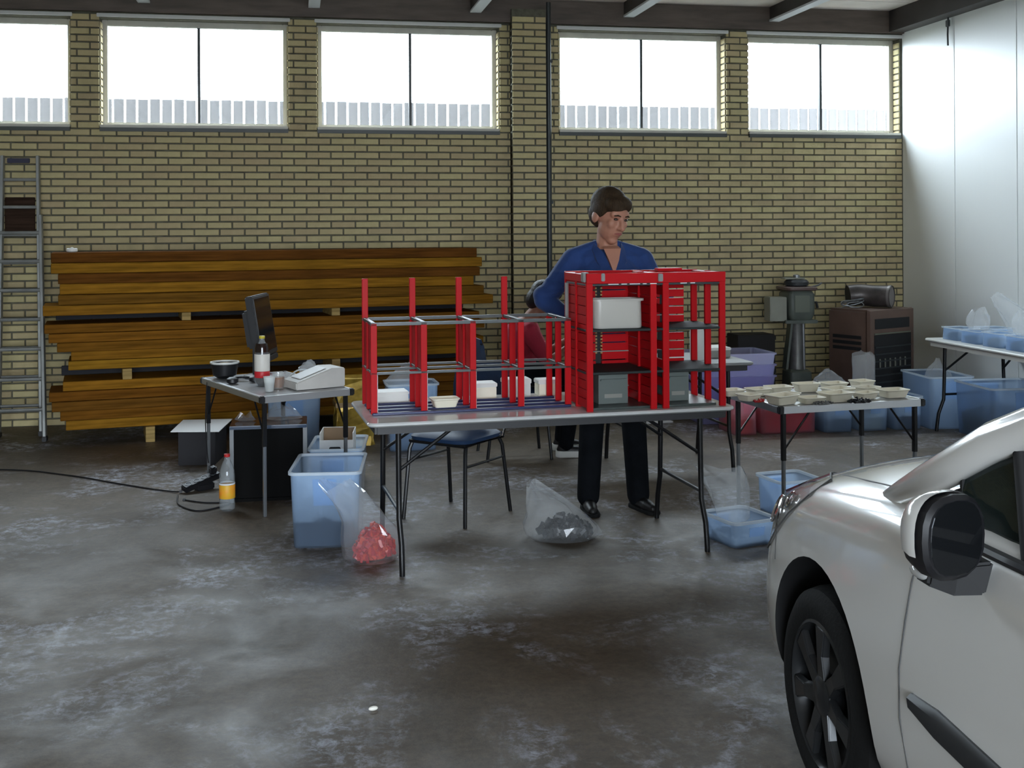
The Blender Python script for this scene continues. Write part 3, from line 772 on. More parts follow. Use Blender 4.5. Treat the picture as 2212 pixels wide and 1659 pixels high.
mk('front_panel', MB().box(-cw / 2 + .014, cw / 2 - .014, -cd / 2 + .03, -cd / 2 + .05, .02, ch - .03), inner_m, cab)
mk('plinth', MB().box(-cw / 2 + .013, cw / 2 - .013, -cd / 2 + .02, cd / 2 - .012, 0, .019), inner_m, cab)
bag('clear_bag', 'flat crinkled clear bag lying on the black cabinet', (-.08, 7.38, .471), R(10), [(0, .08), (.012, .115), (.03, .10), (.06, .08), (.085, .04)], 11, squash=.7, crump=.25)
bag('clear_bag', 'flat clear sleeve draped beside the crinkled bag on the cabinet', (-.31, 7.37, .471), R(0), [(0, .04), (.01, .06), (.022, .05), (.04, .03)], 12, squash=.8, crump=.3)

tote('clear_tub', 'large clear tub filled with dark pieces in front of the small table', (.175, 6.32, 0), R(-7), .385, .54, .40, tote_m)
pile('dark_pieces', 'dark small pieces heaped in the large clear tub by the small table', (.175, 6.32, .01), R(-7), .31, .45, .17, 260, .022, dark_pcs)
tote('clear_tub', 'low clear tub with a white carton in it under the small table', (.275, 7.62, 0), R(-7), .36, .52, .27, tote_m)
bx = thing('white_carton', 'open white carton with an oval hand hole standing in the low clear tub', 'box', (.268, 7.57, .012), R(-7))
w_, d_, h_ = .215, .24, .345
m = MB(); t_ = .005
m.box(-w_ / 2, w_ / 2, d_ / 2 - t_, d_ / 2, 0, h_); m.box(-w_ / 2, -w_ / 2 + t_, -d_ / 2, d_ / 2 - t_, 0, h_); m.box(w_ / 2 - t_, w_ / 2, -d_ / 2, d_ / 2 - t_, 0, h_); m.box(-w_ / 2 + t_, w_ / 2 - t_, -d_ / 2 + t_, d_ / 2 - t_, 0, t_)
mk('carton_walls', m, card_w, bx)
mk('front_flap', MB().box(-w_ / 2 + t_, w_ / 2 - t_, -d_ / 2, -d_ / 2 + t_, 0, h_ - .045), card_w, bx)
mk('inner_lining', MB().box(-w_ / 2 + t_, w_ / 2 - t_, d_ / 2 - 2 * t_, d_ / 2 - t_ - .0004, .01, h_ - .003), card_m, bx)
mk('hand_hole', MB().loft([rr(.075, .024, .0119, 0, 6), rr(.075, .024, .0119, .002, 6)], mtx=Matrix.Translation((-.01, -d_ / 2 + .0012, h_ - .10)) @ Euler((PI / 2, 0, 0)).to_matrix().to_4x4()), blackmatt, bx)

b_ = bag('clear_bag', 'tall clear bag slumped over red pieces beside the front table leg', (.385, 5.83, 0), R(20), [(0, .125), (.03, .165), (.08, .17), (.14, .15), (.19, .12), (.25, .105), (.31, .095), (.38, .085)], 21, lean=(-.16, .14), squash=.8, crump=.13)
pile('red_pieces', 'red small pieces in the slumped clear bag by the table leg', (.385, 5.83, .006), R(20), .225, .165, .17, 460, .026, red_pcs, base=False)

# white board with a dark rim, power strip and cords
wb = thing('white_board', 'thin white cardboard sheet lying on a low dark box near the timber', 'board', (-.665, 8.60, 0), R(-8))
mk('sheet', MB().add([(-.17, -.25, .245), (.17, -.27, .245), (.16, .27, .245), (-.20, .25, .245), (-.17, -.25, .249), (.17, -.27, .249), (.16, .27, .249), (-.20, .25, .249)], [(3, 2, 1, 0), (4, 5, 6, 7), (0, 1, 5, 4), (1, 2, 6, 5), (2, 3, 7, 6), (3, 0, 4, 7)]), paper_m, wb)
mk('tray', MB().box(-.13, .13, -.20, .20, 0, .2445), M('dark_navy_tray', (.010, .009, .012), .7), wb, bevel=.004)
ps = thing('power_strip', 'black power strip with plugs propped up by the small table', 'power strip', (-.60, 7.60, 0), R(35))
tm = Matrix.Translation((0, 0, .055)) @ Euler((R(15), R(-13), 0)).to_matrix().to_4x4()
mk('strip_body', MB().box(-.13, .13, -.03, .03, -.02, .02, tm), black_pl, ps, bevel=.006)
for k in range(4):
    mk('socket', MB().lathe([(.021, .0), (.021, .003), (.017, .003), (.016, -.006)], 16, tm @ Matrix.Translation((-.09 + .058 * k, 0, .0195))), M('grey_socket', (.10, .11, .12), .35), ps, True)
mk('plug', MB().bc((.09, 0, .045), (.045, .04, .05), 0, tm), black_pl, ps, bevel=.008)
mk('adapter', MB().bc((.02, .0, .022), (.12, .07, .044)), black_pl, ps, bevel=.008)
def cord(name, label, pts, r_, mat, cat='cord'):
    P_ = [Vector(p) for p in pts]; out = []
    for i in range(len(P_) - 1):
        a = P_[max(i - 1, 0)]; b = P_[i]; c = P_[i + 1]; d = P_[min(i + 2, len(P_) - 1)]
        for k in range(8):
            t = k / 8
            out.append(.5 * ((2 * b) + (c - a) * t + (2 * a - 5 * b + 4 * c - d) * t * t + (3 * b - a - 3 * c + d) * t ** 3))
    out.append(P_[-1])
    t = thing(name, label, cat, (P_[0].x, P_[0].y, 0))
    o = mk('wire', MB().tube([p - Vector((P_[0].x, P_[0].y, 0)) for p in out], r_, 6), mat, t, True)
    mk('plug_end', MB().bc(P_[-1] - Vector((P_[0].x, P_[0].y, 0)), (.02, .02, .016)), mat, t, bevel=.003)
    return t
cord('extension_cord', 'black cord snaking over the floor to the power strip', [(-3.3, 8.7, .006), (-2.05, 8.52, .006), (-1.55, 8.24, .006), (-1.15, 7.88, .006), (-.9, 7.66, .006), (-.76, 7.55, .008), (-.72, 7.53, .012)], .005, black_pl)
cord('looped_cord', 'thin black cord looping on the floor by the power strip', [(-.73, 7.45, .006), (-.70, 7.20, .006), (-.58, 7.02, .006), (-.46, 7.08, .006), (-.40, 7.18, .006), (-.55, 7.22, .006), (-.68, 7.32, .006)], .005, black_pl)
cord('thin_cable', 'thin dark cable hanging from the small table to the power strip', [(-.56, 7.60, .690), (-.57, 7.58, .45), (-.56, 7.58, .25), (-.55, 7.57, .17)], .0035, black_pl)
wp = bag('white_wad', 'crumpled white plastic wad behind the table leg', (-.40, 8.22, 0), 0, [(0, .05), (.03, .075), (.08, .07), (.12, .05), (.14, .02)], 31, crump=.35, mat=M_film('white_film', (.9, .9, .92), .25, .3))

# --- behind the small table: clear tubs and gold wrapped parcel
tote('clear_tub', 'clear tub standing close to the timber behind the small table', (-.02, 9.0, 0), R(3), .42, .34, .42, tote_m)
bag('clear_bag', 'white lumpy bag standing in the clear tub close to the timber', (-.02, 9.0, .012), 0, [(0, .09), (.1, .12), (.25, .13), (.33, .12), (.41, .06)], 33, crump=.08, mat=M_film('milky_bag', (.8, .82, .82), .35, .25))
go = thing('gold_parcel', 'gold film wrapped parcel leaning by the timber stack', 'parcel', (.44, 8.98, 0), R(4))
m = MB(); rg = random.Random(4); rings = []
for i in range(9):
    zz = .52 * i / 8; rings.append([(p[0] + rg.uniform(-.014, .014), p[1] + rg.uniform(-.014, .014), max(0, zz + (rg.uniform(-.01, .01) if i else 0))) for p in rr(.29 - .02 * (i > 6), .2, .03, zz, 4)])
mk('wrapping', m.loft(rings), gold_m, go)
mk('tape', MB().box(-.151, .151, -.112, .112, .30, .335), M('brown_tape', (.30, .18, .06), .3), go)
tote('clear_tub', 'clear tub seen through the open red rack near the timber', (.86, 8.75, 0), R(2), .40, .34, .50, tote_m)
bag('clear_bag', 'loose clear bag bulging out of the tub behind the open red rack', (.85, 8.76, .30), 0, [(0, .10), (.12, .14), (.22, .15), (.29, .12), (.33, .06)], 35, crump=.2)

# ================================================================== TIMBER STACK
SA = Vector((-1.84, 9.30, 0)); SB = Vector((1.62, 9.86, 0)); SD = (SB - SA); SL = SD.length; SANG = math.atan2(SD.y, SD.x)
wood_ms = [M_wood('brown_plank_%d' % i, c) for i, c in enumerate(((.25, .108, .012), (.30, .135, .014), (.19, .08, .010), (.26, .117, .013), (.15, .062, .010)))]
ords = ['lowest', 'second', 'third', 'fourth', 'fifth', 'sixth']
rg = random.Random(12)
def plank(label, l0, l1, z0, h, y0, depth, tiltz, m_, nm='timber_plank'):
    o = mk(nm, MB().box(0, l1 - l0, 0, depth, 0, h), m_, None, bevel=.004, seg=1)
    d = Vector((math.cos(SANG), math.sin(SANG), 0)); nrm = Vector((-math.sin(SANG), math.cos(SANG), 0))
    o.location = SA + d * l0 + nrm * y0 + Vector((0, 0, z0)); o.rotation_euler = (0, -tiltz, SANG)
    tag(o, label, 'plank', 'planks in the timber stack')
    return o
def group(gname, z0, zs, hts, ls):
    zz = z0
    for k, h in enumerate(hts):
        l0, l1, yo, ti = ls[k]
        nm_ = 'top' if (gname == 'upper' and k == len(hts) - 1) else ords[k]
        plank('long brown timber plank, %s layer of the %s bundle in the timber stack' % (nm_, gname), l0, l1, zz + .001, h - .003, yo, .44, ti, wood_ms[rg.randrange(5)])
        zz += h
    return zz
group('bottom', .12, 0, [.076] * 5, [(.10, 3.4, .03, 0), (.06, 3.5, .02, 0), (.0, 3.4, .0, 0), (-.02, 3.5, .01, 0), (.08, 3.5, .02, 0)])
group('middle', .585, 0, [.072] * 5, [(.12, 3.4, .02, 0), (.14, 3.5, .03, 0), (.04, 3.42, 0, 0), (-.02, 3.5, .0, 0), (-.05, 3.46, .02, 0)])
group('upper', 1.01, 0, [.080, .080, .084, .080, .082, .080], [(-.06, 3.58, 0, 0), (.05, 3.5, .01, 0), (.06, 3.42, .05, 0), (.05, 3.46, .0, 0), (.0, 3.48, .0, 0), (.0, 3.44, .02, 0)])
plank('dark strip added as the shade in the gap between bottom and middle timber bundles', .06, 3.40, .5015, .078, .425, .02, 0, M('gap_shade', (.012, .012, .016), .8))  # strips added behind the gaps, near-black to stand in for their shade
plank('dark strip added as the shade in the gap between middle and upper timber bundles', .02, 3.44, .9465, .058, .425, .02, 0, M('gap_shade'))
d_ = Vector((math.cos(SANG), math.sin(SANG), 0)); n_ = Vector((-math.sin(SANG), math.cos(SANG), 0))
stick_m = M_wood('pale_bearer', (.38, .25, .10))
for (l, z0, h, lab) in ((.72, 0, .119, 'short wooden bearer on the floor under the exposed end of the timber'), (2.6, 0, .119, 'short wooden bearer on the floor behind the open red rack'),
                        (.55, .501, .082, 'pale bearer end poking out between bottom and middle timber bundles'), (2.2, .501, .082, 'bearer between bottom and middle timber bundles behind the small table'),
                        (1.0, .946, .062, 'bearer between middle and upper timber bundles above the black bowl'), (2.2, .946, .062, 'bearer between middle and upper timber bundles behind the rack posts')):
    o = mk('timber_bearer', MB().box(-.035, .035, -.02 if 'poking' in lab or 'floor' in lab else .01, .42, 0, h), stick_m, None, bevel=.003, seg=1)
    o.location = SA + d_ * l + n_ * .0 + Vector((0, 0, z0)); o.rotation_euler = (0, 0, SANG)
    tag(o, lab, 'wood block', 'bearers under the timber bundles')
cp = thing('white_dish', 'small white dish left on top of the timber stack', 'dish', SA + d_ * .15 + n_ * .1 + Vector((0, 0, 1.4965)))
mk('dish', MB().lathe([(.03, 0), (.042, .008), (.042, .026), (.036, .032)], 18), white_pl, cp, True)
mk('knob', MB().lathe([(.012, .0325), (.012, .036), (.005, .038)], 12), white_pl, cp, True)

# ================================================================== LADDERS
def ladder(name, label, xl0, xr0, xl1, xr1, y0, y1, z1, nr, first=.26, step=.235):
    t = thing(name, label, 'ladder', ((xl0 + xr0) / 2, y0, 0))
    o = Vector(((xl0 + xr0) / 2, y0, 0))
    A0, A1 = Vector((xl0, y0, 0)) - o, Vector((xl1, y1, z1)) - o
    B0, B1 = Vector((xr0, y0, 0)) - o, Vector((xr1, y1, z1)) - o
    for p, q in ((A0, A1), (B0, B1)):
        m = MB(); a, b = .012, .032
        m.loft([[p + Vector((sx * a, sy * b, 0)) for sx, sy in ((-1, -1), (1, -1), (1, 1), (-1, 1))], [q + Vector((sx * a, sy * b, 0)) for sx, sy in ((-1, -1), (1, -1), (1, 1), (-1, 1))]])
        rl = mk('rail', m, alu_dull, t, bevel=.003, seg=1)
        mk('foot', MB().bc(p + Vector((0, 0, .02)), (.034, .075, .04)), black_pl, rl, bevel=.004)
    for k in range(nr):
        zz = first + step * k; q = zz / z1
        if q > .97: break
        mk('rung', MB().tube([A0.lerp(A1, q), B0.lerp(B1, q)], .014, 8), alu_dull, t, True)
    return t
ladder('aluminium_ladder', 'tall dull aluminium ladder leaning against the brick wall', -2.36, -2.035, -2.415, -2.135, 9.88, 10.29, 2.30, 9, .24, .232)
ladder('aluminium_ladder', 'shorter aluminium ladder leaning in front of the tall ladder', -2.52, -1.955, -2.48, -2.085, 9.62, 10.14, 1.80, 7, .24, .235)
db = thing('dark_board', 'dark brown wooden board hung on bricks behind the ladders', 'board', (-2.27, WALL_Y - .022, 1.62))
mk('panel', MB().box(-.14, .10, -.01, .012, 0, .33), M_wood('dark_brown_wood', (.05, .03, .02)), db, bevel=.004)
mk('cleat', MB().box(-.12, .06, -.014, .012, .62, .66), M('navy_cleat', (.02, .02, .05), .6), db, bevel=.004)

# ================================================================== FLOOR THINGS UNDER THE MAIN TABLE
bag('clear_bag', 'clear bag of dark pieces lying on the floor below the main table', (1.40, 6.02, 0), R(-14), [(0, .165), (.03, .205), (.08, .20), (.13, .16), (.19, .115), (.25, .06), (.285, .025)], 41, lean=(-.16, .02), squash=.68, crump=.18)
pile('dark_pieces', 'dark small pieces in the bag lying below the main table', (1.42, 6.02, .006), R(-14), .31, .19, .125, 320, .026, dark_pcs, base=False)

tote('clear_tub', 'shallow clear tub with a bag in it by the folding table leg', (2.32, 5.80, 0), R(14), .30, .33, .135, tote_m, taper=.88)
pile('grey_pieces', 'grey small pieces lining the shallow clear tub by the table leg', (2.32, 5.80, .009), R(14), .22, .24, .03, 90, .02, mix_pcs)
bag('clear_bag', 'open clear bag standing up in the shallow tub by the table leg', (2.29, 5.80, .085), R(10), [(0, .06), (.04, .095), (.10, .10), (.17, .11), (.24, .125), (.29, .13)], 43, lean=(-.07, .05), squash=.75, crump=.14)
ld = thing('dark_cover', 'dark blue flat cover lying on the floor beside the shallow clear tub', 'cover', (2.56, 6.07, 0), R(2))
mk('plate', MB().loft([rr(.20, .30, .02, 0), rr(.20, .30, .02, .018), rr(.18, .28, .02, .024)]), M('navy_plastic', (.008, .009, .03), .4), ld, True)
mk('handle_bar', MB().box(-.05, .05, -.012, .012, .0245, .032), MATS['navy_plastic'], ld, bevel=.003)
tote('clear_tub', 'small clear tub on the floor under the tray table', (2.83, 6.30, 0), R(8), .30, .30, .21, tote_m)
de = mk('pebble', MB().ell((0, 0, .008), (.017, .008, .008)), M('pale_stone', (.75, .73, .65), .6), None, True); de.location = (.257, 4.0, 0); de.rotation_euler = (0, 0, .2)
tag(de, 'tiny pale chip lying alone on the open concrete floor', 'chip')

# ================================================================== TRAY TABLE
RTA = R(5.5)
rtc = (2.558 + .4335 * math.cos(RTA) - .29 * math.sin(RTA), 5.775 + .4335 * math.sin(RTA) + .29 * math.cos(RTA))
camp_table('camping_table', 'small aluminium edged table covered with cream trays', (rtc[0], rtc[1], 0), RTA, .88, .57, .70)
TR = [((2.60, 5.875), 22, .165, .13, .050, 'empty cream tray at the front corner of the tray table'),
      ((2.925, 5.895), 12, .175, .13, .050, 'empty cream tray at the middle of the front edge of the tray table'),
      ((2.765, 5.865), 6, .14, .11, .034, 'low cream tray between two deeper trays along the front edge'),
      ((2.475, 6.03), 25, .12, .11, .036, 'small cream tray with red bits near the boxy rack'),
      ((2.45, 6.22), 10, .13, .11, .036, 'cream tray at the corner of the tray table next to the boxy rack'),
      ((2.60, 6.20), 14, .13, .11, .040, 'cream tray in the back row second from the boxy rack'),
      ((2.72, 6.05), 30, .12, .10, .030, 'flat cream tray lying askew in the middle of the tray table'),
      ((2.75, 6.26), 8, .15, .11, .040, 'cream tray in the back row before the lilac tubs'),
      ((3.03, 6.08), 16, .17, .13, .045, 'cream tray behind the middle front tray'),
      ((2.93, 6.28), 4, .15, .10, .050, 'cream tray in the back row before the slumped bag'),
      ((3.11, 6.29), 10, .15, .11, .046, 'cream tray in the back row before the upright bag'),
      ((3.235, 6.13), 18, .14, .11, .040, 'cream tray with grey bits beside the far corner tray'),
      ((3.30, 6.31), 12, .13, .11, .050, 'cream tray at the back far corner of the tray table'),
      ((3.13, 5.95), 20, .14, .10, .036, 'cream tray with dark bits heaped before it'),
      ((3.31, 5.97), 5, .16, .12, .045, 'cream tray at the front far corner of the tray table')]
for (x, y), a, w, d, h, lab in TR:
    tray('cream_tray', lab, (x, y, .7035), R(a), w, d, h, cream_pl, 'cream trays on the tray table')
pile('grey_pieces', 'dark grey bits heaped on the tray table near the far corner', (3.02, 5.80, .7035), 0, .15, .05, .025, 60, .014, dark_pcs, base=False)
pile('grey_pieces', 'dark grey bits along the front edge of the tray table', (2.80, 5.785, .7035), R(6), .14, .03, .018, 40, .012, mix_pcs, base=False)
pile('red_pieces', 'few red bits on the tray table beside the boxy rack', (2.50, 5.945, .7035), R(30), .09, .04, .018, 24, .012, red_pcs, base=False)
pile('grey_pieces', 'grey bits inside the tray with grey bits', (3.235, 6.13, .711), R(18), .075, .055, .018, 40, .012, mix_pcs, base=False)

# ================================================================== TUBS ALONG THE BACK
tote('red_tub', 'red tinted tub full of red pieces next to the row of clear tubs', (3.90, 8.86, 0), R(2), .50, .40, .33, tote_red, taper=.93)
pile('red_pieces', 'red pieces filling the red tinted tub beside the clear tubs', (3.90, 8.86, .009), R(2), .44, .34, .27, 150, .03, red_pcs)
tote('red_tub', 'narrow pink tinted tub with red pieces behind the tray table leg', (3.53, 8.85, 0), R(2), .20, .40, .32, tote_red, taper=.93)
pile('red_pieces', 'red pieces filling the narrow pink tinted tub', (3.53, 8.85, .009), R(2), .12, .32, .2, 70, .022, red_pcs)
for k, lab in enumerate(('bottom', 'middle', 'top')):
    tote('lilac_tub', 'lilac translucent tub, %s one of the nested stack behind the red tubs' % lab, (3.66, 9.42, .095 * k), R(1), .74, .50, .40, tote_lil, 'nested lilac tubs', taper=.82, plates=False)
XS = [(4.31, 'grey', mix_pcs, 'clear tub of grey pieces next to the red tinted tub'), (4.62, 'tan', tan_pcs, 'clear tub of tan and red pieces in the middle of the row'),
      (4.92, 'dark', dark_pcs, 'clear tub of dark pieces at the far end of the row')]
for x, cn, pmx, lab in XS:
    tote('clear_tub', lab, (x, 8.80, 0), R(2), .28, .38, .27, tote_m, 'clear tubs in a row by the back wall')
    pile(cn + '_pieces', cn + ' pieces inside the ' + lab.split(' of ')[0] + ' ' + lab.split(' pieces ')[1], (x, 8.80, .0095), R(2), .20, .29, .17, 120, .022, pmx)
pile('red_pieces', 'red lump showing at the front of the middle clear tub', (4.56, 8.68, .235), 0, .09, .07, .06, 50, .02, red_pcs, base=False)
bag('clear_bag', 'slumped clear bag bulging from the tub next to the red tinted tub', (4.31, 8.82, .215), 0, [(0, .09), (.08, .12), (.16, .135), (.22, .11), (.26, .05)], 51, crump=.2)
bag('clear_bag', 'upright open clear bag rising from the middle tub of the row', (4.63, 8.82, .225), R(5), [(0, .08), (.08, .10), (.16, .10), (.24, .10), (.32, .105), (.38, .10)], 53, crump=.08, squash=.6)
tote('big_tub', 'big clear tub with a knotted bag at the end of the tub row', (5.29, 8.82, 0), R(-4), .40, .56, .43, tote_m, taper=.88)
bag('clear_bag', 'knotted clear bag of grey pieces stuffed into the big tub', (5.29, 8.80, .01), 0, [(0, .12), (.1, .15), (.25, .15), (.36, .13), (.44, .09), (.50, .03), (.53, .02)], 55, crump=.14, squash=.9)
pile('grey_pieces', 'grey pieces inside the knotted bag in the big tub', (5.29, 8.80, .012), 0, .22, .22, .26, 120, .03, mix_pcs, base=False)
tote('big_tub', 'big clear tub half full of black pieces under the white table', (5.51, 8.18, 0), R(-3), .60, .58, .42, tote_m, taper=.90)
pile('dark_pieces', 'black pieces half filling the big tub under the white table', (5.51, 8.18, .01), R(-3), .51, .49, .19, 260, .03, dark_pcs)

# ---- white folding table along the panel wall
folding_table('white_table', 'white folding table standing along the white panel wall', (5.44, 7.78, 0), R(90), 1.78, .72, .742, white_pl, white_pl, 0)
def wt_tub(x, y, w, d, h, lab, seed, pmat):
    tote('clear_tub', lab, (x, y, .743), R(2), w, d, h, tote_m, 'clear tubs on the white table', plates=False, taper=.9, lip=.008)
    pile('sorted_pieces', 'sorted pieces inside the ' + lab.replace('clear tub', 'tub'), (x, y, .7525), R(2), w * .66, d * .7, h * .42, 60, .018, pmat, rnd=seed)
wt_tub(5.29, 8.46, .22, .26, .10, 'clear tub of dark bits at the free end of the white table', 61, dark_pcs)
wt_tub(5.27, 8.18, .20, .26, .10, 'clear tub of grey bits in second place on the white table', 62, mix_pcs)
wt_tub(5.27, 7.89, .20, .26, .11, 'clear tub of tan bits in third place on the white table', 63, tan_pcs)
wt_tub(5.27, 7.60, .20, .26, .11, 'clear tub of mixed bits in fourth place on the white table', 64, mix_pcs)
wt_tub(5.55, 8.40, .24, .26, .10, 'clear tub by the wall at the free end of the white table', 65, mix_pcs)
bag('clear_bag', 'tall crinkled clear bag leaning to the wall on the white table', (5.62, 8.10, .744), R(15), [(0, .09), (.06, .12), (.14, .13), (.22, .13), (.30, .11), (.37, .06)], 71, lean=(-.16, .12), crump=.22)
bag('clear_bag', 'puffed clear bag piled beside the tall crinkled bag', (5.60, 7.78, .744), R(60), [(0, .09), (.06, .12), (.14, .12), (.20, .11), (.27, .07)], 72, crump=.25)
bag('clear_bag', 'smaller clear bag with folded top next to the puffed bag', (5.60, 7.46, .744), R(30), [(0, .09), (.06, .13), (.12, .13), (.18, .09), (.25, .04)], 73, crump=.28)
bag('clear_bag', 'creased clear bag draped over the second tub on the white table', (5.27, 8.17, .846), R(10), [(0, .08), (.06, .10), (.11, .09), (.16, .05)], 74, crump=.3)
bag('clear_bag', 'creased clear bag spilling from the fourth tub on the white table', (5.27, 7.61, .856), R(70), [(0, .08), (.06, .10), (.12, .09), (.18, .04)], 75, crump=.3)

# ================================================================== MACHINES IN THE CORNER
ma = thing('pillar_drill', 'grey green pillar drill with switch box standing before the brick wall', 'drill', (4.45, 9.72, 0), R(-4))
mk('base', MB().box(-.17, .17, -.19, .19, 0, .09), machine_g, ma, bevel=.012)
mk('pedestal', MB().loft([rr(.22, .26, .03, .09), rr(.20, .24, .03, .36), rr(.16, .18, .03, .38)]), machine_g, ma, True)
mk('column', MB().lathe([(.075, .38), (.07, .42), (.06, .8), (.07, .84)], 20), M('worn_column_steel', (.14, .14, .13), .4, metal=.4, var=.4), ma, True)
mk('column_rib', MB().tube([(.05, -.05, .38), (.045, -.045, .82)], .012, 8), steel_gry, ma, True)
mk('guard', MB().loft([[(-.12, -.05, .38), (-.10, -.05, .38), (-.05, -.05, .80), (-.07, -.05, .80)], [(-.12, .05, .38), (-.10, .05, .38), (-.05, .05, .80), (-.07, .05, .80)]]), machine_g, ma)
mk('work_table', MB().box(-.16, .14, -.16, .06, .80, .83), machine_g, ma, bevel=.006)
mk('head', MB().loft([rr(.20, .26, .03, .831), rr(.24, .30, .035, .88), rr(.24, .30, .035, 1.06), rr(.20, .26, .03, 1.09)]), machine_g, ma, True)
mk('belt_cover', MB().loft([rr(.27, .33, .05, 1.091), rr(.29, .36, .06, 1.10), rr(.29, .36, .06, 1.118), rr(.24, .3, .05, 1.126)]), M('dull_red_brown_cover', (.10, .06, .05), .5), ma, True)
mk('motor', MB().lathe([(.08, 1.127), (.105, 1.135), (.11, 1.165), (.09, 1.185), (.035, 1.19)], 20), dkgrey, ma, True)
mk('cap_plate', MB().box(-.13, .06, -.06, .06, 1.191, 1.203), machine_l, ma, bevel=.003)
mk('cap_knob', MB().lathe([(.03, 1.204), (.03, 1.225), (.015, 1.232)], 12), steel_gry, ma, True)
mk('door_plate', MB().box(-.075, .065, -.158, -.151, .90, 1.05), M('pale_green_plate', (.12, .135, .10), .5), ma, bevel=.003)
mk('switch_box', MB().box(-.29, -.135, -.12, .04, .82, 1.035), machine_l, ma, bevel=.004)
mk('crank', MB().tube([(.12, -.02, .98), (.17, -.04, .98), (.18, -.04, .93)], .012, 8), blackmatt, ma, True)
mk('side_lever', MB().tube([(.1, -.1, 1.12), (.16, -.12, 1.14), (.19, -.12, 1.16)], .008, 8), steel_gry, ma, True)
mk('foot_pedal', MB().tube([(-.10, -.20, .28), (-.20, -.26, .25), (-.30, -.27, .28)], .010, 8), M('brass_rod', (.3, .26, .12), .4, metal=.5), ma, True)
dk = thing('dark_crate', 'dark empty crate standing beside the pillar drill', 'crate', (4.085, 9.90, 0), R(1))
mk('crate_body', MB().box(-.18, .18, -.13, .13, 0, .69), M('near_black_wood', (.012, .010, .009), .8), dk, bevel=.006)
for zz in (.02, .34, .64): mk('batten', MB().box(-.184, .184, -.136, -.131, zz, zz + .04), M('near_black_wood'), dk)

ht = thing('brown_heater', 'brown enamelled gas heater with black grille in the corner', 'heater', (5.10, 9.58, 0), R(24))
hw, hd, hh = .62, .46, .93
mk('casing', MB().box(-hw / 2, hw / 2, -hd / 2 + .03, hd / 2, .02, hh), brown_mt, ht, bevel=.02)
mk('front_frame', MB().loft([[(x, -hd / 2 + .03, z) for x, z in ((-hw / 2, .02), (hw / 2, .02), (hw / 2, hh), (-hw / 2, hh))], [(x, -hd / 2, z) for x, z in ((-hw / 2 + .008, .03), (hw / 2 - .008, .03), (hw / 2 - .008, hh - .008), (-hw / 2 + .008, hh - .008))]]), brown_mt, ht)
mk('grille_back', MB().box(-hw / 2 + .06, hw / 2 - .05, -hd / 2 - .004, -hd / 2 - .0005, .06, hh - .22), blackmatt, ht)
mk('control_slot', MB().box(-hw / 2 + .07, hw / 2 - .07, -hd / 2 - .003, -hd / 2 - .0005, hh - .17, hh - .08), blackmatt, ht)
mk('chrome_strip', MB().box(-hw / 2 + .06, hw / 2 - .06, -hd / 2 - .010, -hd / 2 - .0045, hh - .215, hh - .205), M('green_grey_strip', (.14, .16, .12), .4), ht)
for k in range(9):
    zz = .10 + k * .062
    mk('grille_bar', MB().box(-hw / 2 + .065, hw / 2 - .055, -hd / 2 - .012, -hd / 2 - .0045, zz, zz + .012), dkgrey, ht)
for k in range(6):
    xx = -hw / 2 + .12 + k * .07
    mk('heat_clay', MB().box(xx, xx + .02, -hd / 2 - .011, -hd / 2 - .0045, .42, .50), M('pale_clay', (.16, .16, .13), .7), ht, bevel=.003)
for k in range(3):
    zz = hh - .26 - k * .05
    mk('side_slot', MB().box(-hw / 2 - .004, -hw / 2 + .001, -hd / 2 + .09, hd / 2 - .06, zz, zz + .03), blackmatt, ht)
du = thing('flue_pipe', 'soot dark flue elbow pipe lying on top of the brown heater', 'pipe', (5.13, 9.56, hh + .004), R(0))
def ductpts(): return [(-.20, .12, .10), (-.10, .10, .11), (.0, .03, .10), (.12, -.09, .10)]
pts = ductpts(); m = MB()
ro = MB().tube(pts, .098, 20, caps=False)
ri = MB().tube(pts, .092, 20, caps=False)
m.add(ro.v, ro.f); m.add(ri.v, ri.f)
nn = len(ro.v)
for base in (0, nn - 20):
    m.f += [(base + k, base + (k + 1) % 20, nn + base + (k + 1) % 20, nn + base + k) for k in range(20)]
mk('pipe_wall', m, M('sooty_flue_steel', (.11, .095, .09), .4, metal=.5, var=.5, scale=8), du, True)
mk('inside_plug', MB().tube([pts[0], pts[1]], .089, 16), blackmatt, du)
mk('collar', MB().tube([(.10, -.07, .10), (.115, -.085, .10)], .101, 20), M('pale_collar', (.24, .22, .21), .4, metal=.4), du, True)
co = thing('wire_coil', 'coil of pale wire lying on the brown heater beside the flue', 'wire', (4.84, 9.42, hh + .004))
for q in range(3):
    mk('loop', MB().tube([(.10 * math.cos(R(a)), .08 * math.sin(R(a)), .03 + q * .012 + .025 * math.sin(R(a + 70 * q)) + .014) for a in range(0, 361, 15)], .004, 6), steel_gry, co, True)
mk('loose_end', MB().tube([(-.12, -.03, .01), (-.02, .02, .05), (.10, .02, .06)], .004, 6), steel_gry, co, True)

# ================================================================== PEOPLE
def remesh(name, mb, mat, parent, voxel=.008, smooth=4):
    o = mk(name, mb, mat, None, normals=True)
    rm_ = o.modifiers.new('r', 'REMESH'); rm_.mode = 'VOXEL'; rm_.voxel_size = voxel
    sm = o.modifiers.new('s', 'SMOOTH'); sm.iterations = smooth; sm.factor = .5
    dg = bpy.context.evaluated_depsgraph_get(); dg.update()
    me = bpy.data.meshes.new_from_object(o.evaluated_get(dg)); me.name = name
    for p in me.polygons: p.use_smooth = True
    bpy.data.objects.remove(o)
    me.materials.clear(); me.materials.append(mat)
    q = bpy.data.objects.new(name, me); COL.objects.link(q); q.parent = parent
    return q

